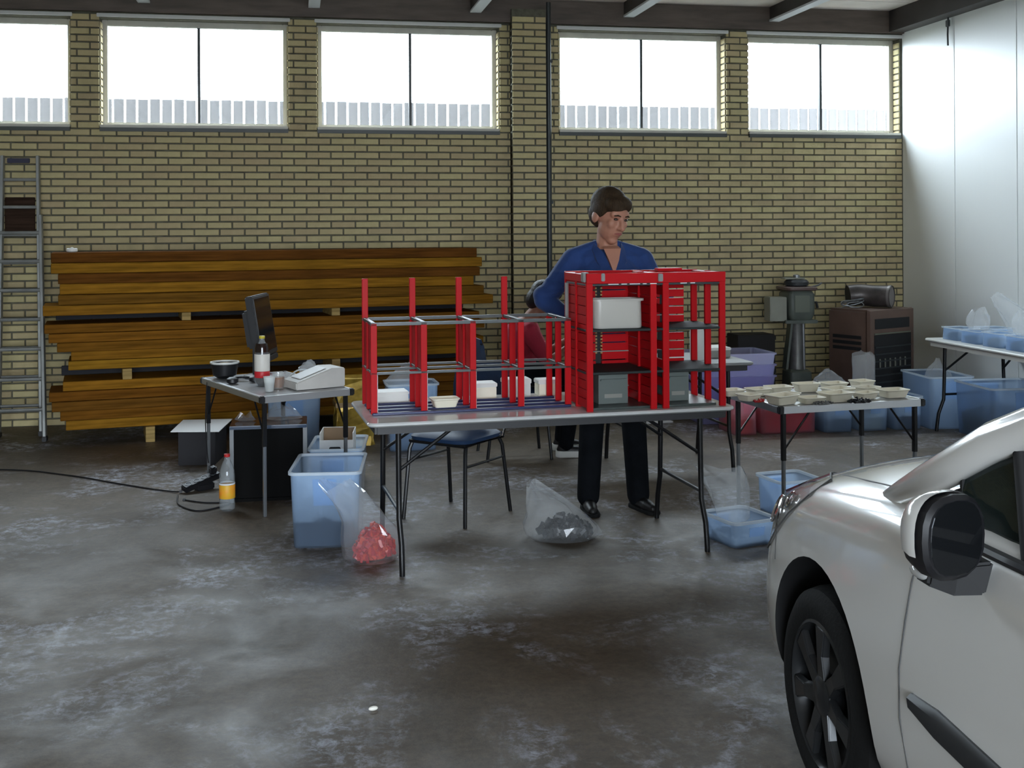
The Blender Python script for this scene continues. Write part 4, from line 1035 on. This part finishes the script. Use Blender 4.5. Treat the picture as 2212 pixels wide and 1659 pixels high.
def hand(m, wrist, d, palm_n, L=.19, curl=35, thumb_side=1):
    """palm and five separate bent fingers; d = direction of the fingers, palm_n = palm normal"""
    w = Vector(wrist); d = Vector(d).normalized(); nrm = Vector(palm_n); nrm = (nrm - d * nrm.dot(d)).normalized(); s_ = d.cross(nrm) * thumb_side
    pl = L * .5
    for k in (-1.1, -.4, .4, 1.1):
        m.cap(w + d * .01 + s_ * k * .014, .017, w + d * pl + s_ * k * .021, .0135, 10)
    for k, ln in ((1.15, .072), (.38, .082), (-.38, .076), (-1.15, .058)):
        p = w + d * pl + s_ * k * .0215; dd = d.copy()
        for q, r_ in ((.42, .0092), (.32, .0086), (.26, .008)):
            ax = s_ * thumb_side
            dd = (Matrix.Rotation(-R(curl) * .8, 3, ax) @ dd).normalized()
            p2 = p + dd * ln * q * 1.15; m.cap(p, r_, p2, r_ * .93, 8); p = p2
    p = w + d * pl * .35 + s_ * .028; dd = (d * .55 + s_ * .75 + nrm * .25).normalized()
    for ln, r_ in ((.04, .0115), (.03, .0105), (.026, .0095)):
        p2 = p + dd * ln; m.cap(p, r_, p2, r_ * .94, 8); p = p2; dd = (dd * .8 + d * .4 + nrm * .15).normalized()

def head_parts(mx, body, S=1.0):
    """adds the head (looking along local -y) to the skin mesh"""
    E_ = lambda c, r_: body.ell([v * S for v in c], [v * S for v in r_], mx)
    C_ = lambda a, ra, b, rb: body.cap([v * S for v in a], ra * S, [v * S for v in b], rb * S, 10, mx)
    E_((0, .015, .035), (.077, .096, .098)); E_((0, -.03, -.035), (.062, .068, .078)); E_((0, -.062, -.098), (.028, .026, .022))
    E_((0, -.068, .035), (.058, .026, .03)); E_((.034, -.066, -.015), (.026, .024, .026)); E_((-.034, -.066, -.015), (.026, .024, .026))
    C_((0, -.088, .022), .010, (0, -.112, -.022), .0145); E_((.012, -.100, -.026), (.010, .010, .009)); E_((-.012, -.100, -.026), (.010, .010, .009))
    E_((0, -.086, -.058), (.026, .014, .012))
    for a in (-1, 1): E_((a * .079, .012, -.006), (.012, .026, .034))

def face_bits(mx, parent, hairm, S=1.0):
    for a in (-1, 1):
        m = MB(); m.ell([v * S for v in (a * .031, -.083, .014)], [v * S for v in (.013, .008, .007)], mx, 12, 8); mk('eye', m, eye_m, parent, True)
        m = MB(); m.tube([mx @ Vector([v * S for v in p]) for p in ((a * .048, -.083, .030), (a * .032, -.092, .036), (a * .014, -.092, .032))], [.003 * S, .0045 * S, .003 * S], 6); mk('eyebrow', m, hairm, parent, True)
    m = MB(); m.tube([mx @ Vector([v * S for v in p]) for p in ((-.024, -.093, -.056), (-.010, -.101, -.053), (0, -.1025, -.054), (.010, -.101, -.053), (.024, -.093, -.056))], [.002 * S, .005 * S, .0055 * S, .005 * S, .002 * S], 8); mk('lips', m, lip_m, parent, True)

# ---- standing man in the blue shirt
mn = thing('person', 'standing person in blue long sleeved shirt behind the boxy red rack', 'person', (1.83, 6.56, 0))
HX = Matrix.Translation((-.02, -.060, 1.730)) @ Euler((R(20), R(4), R(26))).to_matrix().to_4x4()
sk = MB(); head_parts(HX, sk, 1.20)
sk.cap((-.025, .0, 1.50), .068, (-.022, -.025, 1.68), .060)
sk.cap((-.02, .0, 1.46), .09, (-.02, .01, 1.20), .10); sk.cap((-.02, .01, 1.20), .10, (0, .01, 1.0), .10)
sk.ell((-.02, -.055, 1.46), (.07, .05, .07))
shL, shR = (-.222, .01, 1.472), (.19, .0, 1.472)
elL, elR = (-.395, .03, 1.245), (.315, -.02, 1.215)
wrL, wrR = (-.245, -.16, 1.115), (.20, -.20, 1.12)
for s_, e_, w_ in ((shL, elL, wrL), (shR, elR, wrR)):
    sk.cap(s_, .055, e_, .042); sk.cap(e_, .040, w_, .026)
hand(sk, wrL, (.55, -.62, -.12), (0, 0, -1), .19, 30, 1)
hand(sk, wrR, (-.45, -.70, -.1), (0, 0, -1), .19, 30, -1)
hipL, hipR, knL, knR, anL, anR = (-.095, 0, .97), (.095, 0, .97), (-.128, -.035, .53), (.128, -.03, .53), (-.135, .03, .11), (.165, .005, .11)
for h_, k_, a_ in ((hipL, knL, anL), (hipR, knR, anR)):
    sk.cap(h_, .085, k_, .055); sk.cap(k_, .052, a_, .036)
remesh('body', sk, skin_m, mn, .0065, 3)
face_bits(HX, mn, hair_b, 1.20)
hr = MB(); S_ = 1.20
for c, r_ in (((0, .028, .056), (.088, .102, .090)), ((0, .05, .0), (.078, .070, .075)), ((.01, -.036, .085), (.066, .050, .038)), ((-.045, -.036, .072), (.032, .040, .038)), ((.05, -.030, .072), (.028, .042, .036)), ((-.072, .012, .035), (.020, .048, .045)), ((.072, .012, .035), (.020, .048, .045)), ((-.02, -.060, .062), (.046, .026, .020))):
    hr.ell([v * S_ for v in c], [v * S_ for v in r_], HX)
remesh('hair', hr, hair_b, mn, .007, 2)
st = MB()
st.cap((-.14, .0, 1.455), .088, (.11, .0, 1.455), .088); st.cap((-.02, .0, 1.42), .145, (-.02, .01, 1.20), .14)
st.ell((-.02, -.02, 1.38), (.205, .135, .14)); st.ell((-.02, .0, 1.2), (.185, .13, .20)); st.ell((0, .005, 1.02), (.178, .13, .14))
st.ell((-.02, .03, 1.47), (.15, .075, .07))
for a in (-1, 1): st.cap((-.022 + a * .06, .015, 1.555), .040, (-.018 + a * .205, .005, 1.485), .066)
for s_, e_, w_ in ((shL, elL, wrL), (shR, elR, wrR)):
    st.cap(s_, .076, e_, .062); st.cap(e_, .062, Vector(e_).lerp(Vector(w_), .80), .044)
    e2 = Vector(e_)
    st.ell(e2 + Vector((0, 0, .03)), (.068, .066, .055))
for a in (0, 1, 2):   # creases in the sleeves
    st.tube([Vector(shL).lerp(Vector(elL), .35 + .2 * a) + Vector((.07 * math.cos(t), .07 * math.sin(t), .02 * math.sin(t * 2 + a))) for t in [k * .7 for k in range(10)]], .010, 6)
shirt = remesh('shirt', st, shirt_b, mn, .008, 3)
cl = MB()
for a in (-1, 1):
    cl.loft([[(-.022 + a * .055, .055, 1.545), (-.022 + a * .085, .02, 1.53), (-.022 + a * .085, .02, 1.585), (-.022 + a * .06, .05, 1.60)],
             [(-.022 + a * .088, -.02, 1.525), (-.022 + a * .11, -.03, 1.50), (-.022 + a * .10, -.035, 1.545), (-.022 + a * .082, -.025, 1.575)],
             [(-.022 + a * .055, -.10, 1.49), (-.022 + a * .085, -.11, 1.44), (-.022 + a * .088, -.115, 1.47), (-.022 + a * .052, -.105, 1.525)],
             [(-.022 + a * .016, -.132, 1.44), (-.022 + a * .050, -.138, 1.395), (-.022 + a * .055, -.142, 1.405), (-.022 + a * .018, -.136, 1.455)]])
cl.tube([(-.022 + .066 * math.cos(R(t)), .012 + .062 * math.sin(R(t)), 1.575 + .012 * math.sin(R(t))) for t in range(10, 171, 20)], .014, 8)
mk('collar', cl, shirt_b, shirt, True)
nk = MB().loft([[(-.022 - .052, -.122, 1.545), (-.022 + .052, -.122, 1.545), (-.022 + .045, -.085, 1.56), (-.022 - .045, -.085, 1.56)], [(-.022 - .03, -.158, 1.48), (-.022 + .03, -.158, 1.48), (-.022 + .03, -.12, 1.48), (-.022 - .03, -.12, 1.48)], [(-.025, -.166, 1.405), (-.019, -.166, 1.405), (-.019, -.14, 1.405), (-.025, -.14, 1.405)]])
mk('neck_opening', nk, skin_m, shirt, True)
tr = MB(); tr.ell((0, .005, 1.0), (.172, .128, .12))
for h_, k_, a_ in ((hipL, knL, anL), (hipR, knR, anR)):
    tr.cap(h_, .102, k_, .078); tr.cap(k_, .075, Vector(a_) + Vector((0, 0, -.03)), .068)
remesh('trousers', tr, jean_m, mn, .009, 4)
for a_, yaw in ((anL, R(-6)), (anR, R(14))):
    sh = MB(); mx = Matrix.Translation((a_[0], a_[1], 0)) @ Euler((0, 0, yaw)).to_matrix().to_4x4()
    sh.cap((0, .04, .045), .040, (0, -.10, .038), .036, 12, mx); sh.cap((0, -.10, .036), .040, (0, -.165, .030), .028, 12, mx); sh.cap((0, .03, .05), .042, (0, .02, .11), .042, 12, mx)
    for v in range(len(sh.v)):
        x, y, z = sh.v[v]; sh.v[v] = (x, y, max(z, .006))
    s_o = remesh('shoe', sh, shoe_m, mn, .008, 2)
    mk('sole', MB().loft([rr(.085, .27, .04, 0, 5, 0, -.065), rr(.09, .275, .04, .004, 5, 0, -.065), rr(.088, .272, .04, .02, 5, 0, -.065)], mtx=mx), rubber, s_o, True)

# ---- seated person in red, head bent
p2 = thing('person', 'seated dark haired person in red shirt bent over beside the shorter table', 'person', (1.62, 8.28, 0))
def rel(v): return Vector(v)
H2 = Matrix.Translation((.155, -.13, 1.135)) @ Euler((R(30), 0, R(62))).to_matrix().to_4x4()
sk = MB(); head_parts(H2, sk, 1.02)
sk.cap((.045, -.07, .985), .058, (.13, -.115, 1.09), .055)
sk.cap((.03, -.05, .93), .10, (-.01, 0, .64), .11)
s1, s2 = (.03, -.21, .925), (.05, .10, .93)
e1, e2 = (.16, -.24, .70), (.20, .14, .71)
w1, w2 = (.36, -.24, .84), (.36, -.02, .84)
for a, b, c in ((s1, e1, w1), (s2, e2, w2)):
    sk.cap(a, .048, b, .040); sk.cap(b, .038, c, .026)
hand(sk, w1, (.9, .1, .05), (0, 0, -1), .175, 30, 1); hand(sk, w2, (.9, -.1, .05), (0, 0, -1), .175, 30, -1)
h1, h2, k1, k2, a1, a2 = (-.01, -.09, .605), (-.01, .09, .605), (.39, -.12, .58), (.39, .10, .58), (.31, -.13, .11), (.34, .12, .11)
for h_, k_, a_ in ((h1, k1, a1), (h2, k2, a2)):
    sk.cap(h_, .075, k_, .055); sk.cap(k_, .052, a_, .036)
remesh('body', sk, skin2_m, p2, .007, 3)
face_bits(H2, p2, hair_k, 1.02)
hr = MB()
for c, r_ in (((0, .030, .052), (.090, .104, .092)), ((0, .06, -.01), (.084, .075, .09)), ((0, -.05, .088), (.066, .045, .040)), ((-.07, .015, .02), (.026, .055, .065)), ((.07, .015, .02), (.026, .055, .065))):
    hr.ell([v * 1.02 for v in c], [v * 1.02 for v in r_], H2)
remesh('hair', hr, hair_k, p2, .008, 2)
st = MB(); st.cap((.03, -.15, .925), .078, (.045, .05, .93), .078); st.cap((.02, -.05, .90), .125, (-.02, 0, .66), .135); st.ell((-.02, -.02, .84), (.12, .18, .15)); st.ell((-.015, 0, .625), (.135, .165, .09))
for a, b, c in ((s1, e1, w1), (s2, e2, w2)):
    st.cap(a, .070, Vector(a).lerp(Vector(b), .85), .056)
remesh('shirt', st, shirt_r, p2, .009, 3)
tr = MB(); tr.ell((-.01, 0, .60), (.13, .168, .085))
for h_, k_, a_ in ((h1, k1, a1), (h2, k2, a2)):
    tr.cap(h_, .088, k_, .070); tr.cap(k_, .066, Vector(a_) + Vector((0, 0, -.02)), .058)
remesh('trousers', tr, jean_m, p2, .009, 4)
for a_ in (a1, a2):
    sh = MB(); mx = Matrix.Translation((a_[0], a_[1], 0)) @ Euler((0, 0, R(80))).to_matrix().to_4x4()
    sh.cap((0, .03, .048), .038, (0, -.10, .042), .036, 12, mx); sh.cap((0, -.10, .040), .040, (0, -.155, .036), .030, 12, mx); sh.cap((0, .02, .05), .042, (0, .01, .11), .042, 12, mx)
    s_o = remesh('shoe', sh, shoe_m, p2, .008, 2)
    mk('sole', MB().loft([rr(.088, .265, .04, 0, 5, 0, -.06), rr(.094, .27, .042, .006, 5, 0, -.06), rr(.092, .268, .042, .045, 5, 0, -.06)], mtx=mx), white_pl, s_o, True)

# ================================================================== CAR
# local frame: +y forward from the front axle, -x the side turned to the tables' left, z up
CAR_A = R(-3.0)
car = thing('white_car', 'white hatchback car with black side moulding parked in the hall', 'car', (2.325, 3.06, 0), CAR_A)
def interp(tab, x):
    if x >= tab[0][0]: return tab[0][1:]
    for (a, b) in zip(tab, tab[1:]):
        if x >= b[0]:
            t = (x - b[0]) / (a[0] - b[0]); return tuple(v + (u - v) * t for u, v in zip(a[1:], b[1:]))
    return tab[-1][1:]
#      y      halfw  zbot  zshoulder ztop
CS = [(.815, .300, .26, .50, .545), (.800, .48, .23, .57, .62), (.755, .625, .20, .635, .69), (.69, .725, .19, .69, .77), (.58, .795, .18, .750, .845),
      (.45, .832, .18, .805, .905), (.30, .850, .18, .850, .950), (.12, .860, .18, .888, .990), (-.08, .866, .18, .920, 1.018), (-.30, .868, .18, .952, 1.040),
      (-.50, .870, .18, .972, 1.052), (-.70, .872, .18, .982, 1.05), (-1.00, .874, .18, .988, 1.03), (-1.6, .876, .18, .995, 1.02), (-2.2, .872, .18, 1.00, 1.02),
      (-2.7, .850, .19, 1.00, 1.02), (-3.0, .800, .22, .98, 1.01), (-3.17, .70, .28, .93, .97), (-3.23, .55, .33, .85, .88)]
def section(row):
    y, w, zb, zs, zt = row
    h = zs - zb
    half = [(0, zb), (w * .70, zb), (w * .93, zb + .03), (w * .985, zb + h * .18), (w * 1.0, zb + h * .42), (w * .992, zb + h * .66), (w * .968, zs - .075), (w * .925, zs - .018), (w * .865, zs + .018), (w * .60, zs + (zt - zs) * .72), (w * .30, zt - .008), (0, zt)]
    pts = [(x, y, z) for x, z in half] + [(-x, y, z) for x, z in reversed(half[1:-1])]
    return pts
bmesh_body = MB().loft([section(r_) for r_ in CS])
bo_ = mk('body_raw', bmesh_body, paint_w, None)
sb = bo_.modifiers.new('s', 'SUBSURF'); sb.levels = 2; sb.render_levels = 2
cutters = []
for yy in (0, -2.54):
    for sx in (-1, 1):
        cm = MB().lathe([(.385, 0), (.375, .04), (.375, .5)], 48, Matrix.Translation((sx * .93, yy, .325)) @ Euler((0, R(-90) * sx, 0)).to_matrix().to_4x4())
        co_ = mk('cut', cm, blackmatt, None); cutters.append(co_)
        bl = bo_.modifiers.new('b', 'BOOLEAN'); bl.object = co_; bl.operation = 'DIFFERENCE'; bl.solver = 'EXACT'; bl.material_mode = 'TRANSFER'
dg = bpy.context.evaluated_depsgraph_get(); dg.update()
me = bpy.data.meshes.new_from_object(bo_.evaluated_get(dg)); me.name = 'body_shell'
for p in me.polygons: p.use_smooth = True
try: me.set_sharp_from_angle(angle=R(40))
except Exception: pass
bpy.data.objects.remove(bo_)
for c in cutters: bpy.data.objects.remove(c)
body = bpy.data.objects.new('body_shell', me); COL.objects.link(body); body.parent = car
# surface sampler on the finished shell (for seams, lamps and mouldings)
from mathutils.bvhtree import BVHTree
bvh = BVHTree.FromPolygons([v.co.copy() for v in me.vertices], [list(p.vertices) for p in me.polygons])
def side(y, z, off=.0, sgn=-1):
    h = bvh.ray_cast(Vector((sgn * 2.0, y, z)), Vector((-sgn, 0, 0)))
    x = h[0].x if h[0] else sgn * .86
    return Vector((x + sgn * off, y, z))
def top(x, y, off=.0):
    h = bvh.ray_cast(Vector((x, y, 3.0)), Vector((0, 0, -1)))
    return Vector((x, y, (h[0].z if h[0] else .9) + off))
def cpt(x, y, z, off=0.0):
    h = bvh.find_nearest(Vector((x, y, z)))
    return h[0] + h[1] * off
seam_m = M('panel_gap_grey', (.10, .10, .10), .6)
def seam(pts, r_=.0028): mk('panel_gap', MB().tube(pts, r_, 6), seam_m, car, True)
for sg in (-1, 1):
    # front door front edge, from A pillar foot down, bowed
    seam([side(-.60, .90, .0005, sg), side(-.585, .82, .0005, sg), side(-.57, .72, .0005, sg), side(-.55, .60, .0005, sg), side(-.55, .48, .0005, sg), side(-.575, .36, .0005, sg), side(-.63, .25, .0005, sg)])
    seam([side(-1.75, .93, .0005, sg), side(-1.75, .7, .0005, sg), side(-1.74, .45, .0005, sg), side(-1.70, .26, .0005, sg)])
    # bumper to fender line
    seam([cpt(sg * .80, .40, .70, .0005), cpt(sg * .83, .39, .66, .0005), cpt(sg * .85, .375, .60, .0005)], .0022)
    # bonnet to fender line
    seam([top(sg * .58, .52, .0005), top(sg * .64, .36, .0005), top(sg * .685, .16, .0005), top(sg * .71, -.05, .0005), top(sg * .72, -.25, .0005), top(sg * .715, -.42, .0005)])
    # fender top to pillar line
    seam([top(sg * .715, -.42, .0005), top(sg * .77, -.46, .0005), side(-.50, .905, .0005, sg), side(-.57, .89, .0005, sg)])
    # black side moulding
    pr_ = []
    for k in range(15):
        y = -.62 - k * .125; zc = .55 - .005 * k; hh_ = .034 if k > 0 else .018
        pr_.append([side(y, zc - hh_, -.003, sg), side(y, zc - hh_ * .8, .014, sg), side(y, zc + hh_ * .5, .017, sg), side(y, zc + hh_, .006, sg), side(y, zc + hh_, -.003, sg)])
    mk('side_moulding', MB().loft(pr_), M('black_moulding', (.018, .019, .022), .45), car, True)
    # window sill strip
    mk('sill_strip', MB().tube([side(-.80 - k * .14, .962 + .003 * k, .004, sg) for k in range(15)], .014, 8), black_pl, car, True)

# ---- greenhouse
def pil(pts, rx, name, mat, n=10):
    return mk(name, MB().tube(pts, rx, n), mat, car, True)
glass_c = M_film('tinted_car_glass', (.02, .035, .035), .38, .03, .0, 1.5)
for sg in (-1, 1):
    A = [Vector((sg * .715, -.14, .90)), Vector((sg * .765, -.38, .985)), Vector((sg * .775, -.54, 1.055)), Vector((sg * .745, -.77, 1.185)), Vector((sg * .685, -1.10, 1.335)), Vector((sg * .61, -1.47, 1.445)), Vector((sg * .58, -1.90, 1.485)), Vector((sg * .575, -2.42, 1.47)), Vector((sg * .62, -2.85, 1.36)), Vector((sg * .74, -3.08, 1.02))]
    pil(A, [.02, .034, .042, .046, .044, .038, .036, .036, .045, .05], 'roof_pillar', paint_w)
    B = [side(-.66, .93, -.03, sg), side(-1.1, .945, -.03, sg), side(-1.6, .96, -.03, sg), side(-2.1, .98, -.03, sg), side(-2.6, 1.0, -.04, sg)]
    # side glass between sill and roof rail
    def rail(y):
        for p, q in zip(A, A[1:]):
            if q.y <= y <= p.y:
                t = (p.y - y) / (p.y - q.y); return p.lerp(q, t)
        return A[-1]
    for y0_, y1_ in ((-.66, -1.70), (-1.80, -2.60)):
        up_, lo_ = [], []
        N = 10
        for k in range(N + 1):
            y = y0_ + (y1_ - y0_) * k / N
            lo_.append(side(y, .965, -.035, sg)); rp = rail(y); up_.append(rp + Vector((sg * -.004, 0, -.022)))
        m = MB()
        rows = [lo_, [a.lerp(b, .5) + Vector((sg * .012, 0, 0)) for a, b in zip(lo_, up_)], up_]
        inner = [[p + Vector((-sg * .005, 0, 0)) for p in r_] for r_ in rows]
        m.loft(rows, close=False, cap0=False, cap1=False); m.loft(inner, close=False, cap0=False, cap1=False)
        mk('side_window', m, glass_c, car, True)
        mk('window_seal', MB().tube([lo_[0]] + up_, .011, 6), blackmatt, car, True)
    pil([side(-1.745, .94, -.03, sg), rail(-1.745) + Vector((0, 0, -.01))], .03, 'door_pillar', blackmatt)
    pil([side(-.98, .94, -.03, sg), rail(-.84) + Vector((0, 0, -.01))], .014, 'quarter_bar', blackmatt)
# roof and screens
Rl = [(-.785, -.44, 1.005), (-.61, -1.47, 1.445), (-.58, -1.90, 1.485), (-.575, -2.42, 1.47), (-.62, -2.85, 1.36)]
rows = []
for (x, y, z) in Rl[1:]:
    rows.append([(x + (-2 * x) * k / 8, y + .05 * math.sin(PI * k / 8), z + .045 * math.sin(PI * k / 8)) for k in range(9)])
m = MB().loft(rows, close=False, cap0=False, cap1=False); m.loft([[(a, b, c - .01) for a, b, c in r_] for r_ in rows], close=False, cap0=False, cap1=False)
mk('roof_panel', m, paint_w, car, True)
def screen(name, lo, hi, bulge):
    rows = []
    for q in range(5):
        t = q / 4; row_ = []
        for k in range(9):
            s_ = k / 8; a = Vector(lo).lerp(Vector(hi), t); x = a.x * (1 - 2 * s_)
            row_.append((x, a.y + bulge * math.sin(PI * s_), a.z + .03 * math.sin(PI * s_) * t))
        rows.append(row_)
    m = MB().loft(rows, close=False, cap0=False, cap1=False); m.loft([[(a, b, c - .006) for a, b, c in r_] for r_ in rows], close=False, cap0=False, cap1=False)
    return mk(name, m, glass_c, car, True)
screen('windscreen', (-.775, -.46, 1.01), (-.61, -1.46, 1.445), .10)
screen('rear_window', (-.70, -3.06, 1.03), (-.61, -2.86, 1.37), -.06)
cwl = MB().loft([[(x, -.50 + .11 * math.cos(x / .72 * PI / 2) + dy, top(x, -.50 + .11 * math.cos(x / .72 * PI / 2)).z + .006) for x in [-.70 + 1.4 * k / 14 for k in range(15)]] for dy in (.03, -.06)], close=False, cap0=False, cap1=False)
mk('cowl', cwl, blackmatt, car)
for x0_ in (-.50, .05):
    mk('wiper', MB().tube([(x0_, -.44, top(x0_, -.44).z + .02), (x0_ + .25, -.50, 1.03), (x0_ + .5, -.52, 1.04)], .008, 6), blackmatt, car, True)
mk('dashboard', MB().box(-.70, .70, -1.0, -.60, .90, 1.02), blackmatt, car, bevel=.04)
for sx in (-.36, .36):
    st_ = mk('car_seat', MB().loft([rr(.46, .16, .05, .62, 4, sx, -1.62), rr(.48, .18, .06, .9, 4, sx, -1.68), rr(.42, .14, .05, 1.18, 4, sx, -1.74)]), M('dark_car_fabric', (.02, .02, .022), .9), car, True)
    mk('headrest', MB().loft([rr(.22, .09, .03, 1.20, 4, sx, -1.76), rr(.25, .11, .04, 1.28, 4, sx, -1.77), rr(.2, .08, .03, 1.35, 4, sx, -1.78)]), MATS['dark_car_fabric'], st_, True)
mk('steering_wheel', MB().tube([(-.36 + .18 * math.cos(R(a)), -1.08 + .06 * math.sin(R(a)), 1.0 + .17 * math.sin(R(a))) for a in range(0, 361, 20)], .014, 8), blackmatt, car, True)

# ---- door mirrors
for sg in (-1, 1):
    MX = Matrix.Translation((sg * .945, -.89, 1.020)) @ Euler((0, 0, R(-18) * sg)).to_matrix().to_4x4() @ Matrix.Diagonal((.82, .9, 1.05, 1)) @ Euler((0, 0, 0)).to_matrix().to_4x4()
    def ring(y, w, h, dz=0, n=20): return [(w * math.copysign(abs(math.cos(2 * PI * k / n)) ** .75, math.cos(2 * PI * k / n)), y, dz + h * math.copysign(abs(math.sin(2 * PI * k / n)) ** .8, math.sin(2 * PI * k / n))) for k in range(n)]
    mr = mk('mirror_housing', MB().loft([ring(-.055, .098, .076), ring(-.045, .108, .085), ring(-.01, .108, .085), ring(.03, .094, .074), ring(.06, .064, .050), ring(.075, .028, .022)], mtx=MX), black_pl, car, True)
    mk('mirror_glass', MB().loft([ring(-.0565, .088, .072), ring(-.0555, .09, .074)], mtx=MX), M('dark_mirror', (.02, .022, .025), .04, metal=.6), mr)
    # painted cap over the upper front of the housing
    rows = []
    for yy, w, h in ((-.025, .111, .088), (-.005, .111, .088), (.03, .097, .077), (.06, .067, .053), (.077, .028, .022)):
        rows.append([(w * math.copysign(abs(math.cos(R(a))) ** .75, math.cos(R(a))), yy, h * math.copysign(abs(math.sin(R(a))) ** .8, math.sin(R(a)))) for a in range(-18, 199, 12)])
    m = MB().loft(rows, close=False, cap0=False, cap1=False, mtx=MX)
    mk('mirror_cap', m, paint_w, mr, True)
    mk('mirror_foot', MB().loft([[(sg * .86, -.84, .895), (sg * .86, -.93, .895), (sg * .84, -.93, .965), (sg * .84, -.84, .965)], [(sg * .92, -.82, .890), (sg * .92, -.91, .890), (sg * .91, -.91, .955), (sg * .91, -.82, .955)], [(sg * .965, -.815, .905), (sg * .965, -.88, .905), (sg * .955, -.88, .955), (sg * .955, -.815, .955)]]), blackmatt, mr, bevel=.006)
    mk('indicator_lamp', MB().ell((sg * .955, -.835, .922), (.020, .040, .015)), M_film('lamp_lens', (.9, .9, .88), .4, .05, .2, 1.5), mr, True)

# ---- headlamps
for sg in (-1, 1):
    rows = []
    for (y, xa, xb, za, zb2) in ((.66, .44, .63, .58, .70), (.58, .50, .705, .60, .765), (.46, .55, .775, .645, .822), (.34, .60, .812, .72, .855), (.22, .68, .80, .815, .872)):
        pass
    prof = [(.665, .45, .62), (.60, .53, .655), (.50, .62, .715), (.40, .70, .775), (.30, .755, .828), (.20, .78, .868)]
    up_ = []; mid_ = []; lo_ = []
    for (y, x, z) in [(.64, .40, .72), (.54, .52, .80), (.44, .60, .84), (.34, .655, .87), (.24, .70, .89), (.16, .735, .90)]:
        up_.append(cpt(sg * x, y, z, .006))
    for (y, x, z) in [(.66, .50, .64), (.57, .635, .70), (.47, .72, .75), (.375, .775, .795), (.28, .80, .84), (.17, .785, .88)]:
        mid_.append(cpt(sg * x, y, z, .016))
    for (y, x, z) in [(.67, .60, .55), (.57, .74, .57), (.47, .82, .625), (.38, .84, .70), (.28, .845, .78), (.17, .815, .865)]:
        lo_.append(cpt(sg * x, y, z, .006))
    hl = mk('headlamp', MB().loft([up_, [a.lerp(b, .5) + Vector((0, .004, .003)) for a, b in zip(up_, mid_)], mid_, [a.lerp(b, .5) + Vector((sg * .004, .003, 0)) for a, b in zip(mid_, lo_)], lo_], close=False, cap0=False, cap1=False), M_film('headlamp_lens', (.75, .78, .80), .90, .03, .2, 1.5), car, True)
    mk('lamp_seal', MB().tube(up_ + lo_[::-1] + [up_[0]], .003, 6), seam_m, hl, True)
    mk('reflector_bowl', MB().loft([[cpt(p.x, p.y, p.z, .002) for p in r_] for r_ in (up_, [a.lerp(b, .5) for a, b in zip(up_, lo_)], lo_)], close=False, cap0=False, cap1=False), M('lamp_silver', (.75, .76, .78), .22, metal=.25), hl, True)
    for (y, x, z, r_) in ((.435, .775, .735, .048), (.315, .805, .805, .030)):
        c = cpt(sg * x, y, z, .004); nrm_ = (cpt(sg * x, y, z, .05) - c).normalized()
        q = nrm_.to_track_quat('Z', 'Y').to_matrix().to_4x4()
        mk('lamp_ring', MB().lathe([(r_, 0), (r_ * 1.02, .006), (r_ * .85, .009), (r_ * .8, .002)], 24, Matrix.Translation(c) @ q, caps=False), chrome, hl, True)
        mk('lamp_bulb', MB().ell((0, 0, 0), (r_ * .7, r_ * .7, .008), Matrix.Translation(c) @ q), M('lamp_dark', (.03, .02, .03), .1), hl, True)
# grille mouth
mk('air_intake', MB().loft([[cpt(x, .80, z, .004) for x in [-.34 + .68 * k / 10 for k in range(11)]] for z in (.30, .38, .46)], close=False, cap0=False, cap1=False), blackmatt, car)

# ---- wheels
def wheel(x, y, sg, steer=0):
    w = bpy.data.objects.new('wheel', None); COL.objects.link(w); w.parent = car; w.location = (x, y, .308); w.rotation_euler = (0, 0, steer)
    mx = Euler((0, R(90) * sg, 0)).to_matrix().to_4x4()     # lathe axis z -> outward
    mk('tyre', MB().lathe([(.215, -.19), (.27, -.195), (.298, -.175), (.308, -.14), (.308, -.06), (.298, -.022), (.272, -.004), (.24, .0), (.214, -.008), (.212, -.03)], 48, mx, caps=False), rubber, w, True)
    mk('rim_barrel', MB().lathe([(.212, -.18), (.214, -.008), (.205, -.004), (.195, -.02), (.19, -.06), (.06, -.07), (.0, -.07)], 40, mx, caps=False), rim_m, w, True)
    for k in range(7):
        a = 2 * PI * k / 7
        mm = mx @ Matrix.Rotation(a, 4, 'Z')
        mk('spoke', MB().loft([[(.045, -.032, -.030), (.045, .032, -.030), (.045, .026, -.012), (.045, -.026, -.012)], [(.12, -.026, -.028), (.12, .026, -.028), (.12, .018, -.006), (.12, -.018, -.006)], [(.198, -.040, -.026), (.198, .040, -.026), (.198, .032, -.008), (.198, -.032, -.008)]], mtx=mm), rim_m, w, bevel=.003)
    mk('hub_cap', MB().lathe([(.058, -.06), (.058, -.012), (.045, -.004), (.0, .0)], 24, mx, caps=False), rim_m, w, True)
for yy in (0, -2.54):
    for sg in (-1, 1): wheel(sg * .848, yy, sg)
for yy in (0, -2.54):
    mk('arch_liner', MB().box(-.72, .72, yy - .02, yy + .02, .28, .34), blackmatt, car)

ws = mk('white_sheet', MB().box(-.13, .13, -.10, .10, 0, .012), paper_m, None, bevel=.002, seg=1); ws.location = (3.02, 9.45, 0); ws.rotation_euler = (0, 0, .1)
tag(ws, 'white sheet lying on the floor behind the shorter folding table', 'sheet')
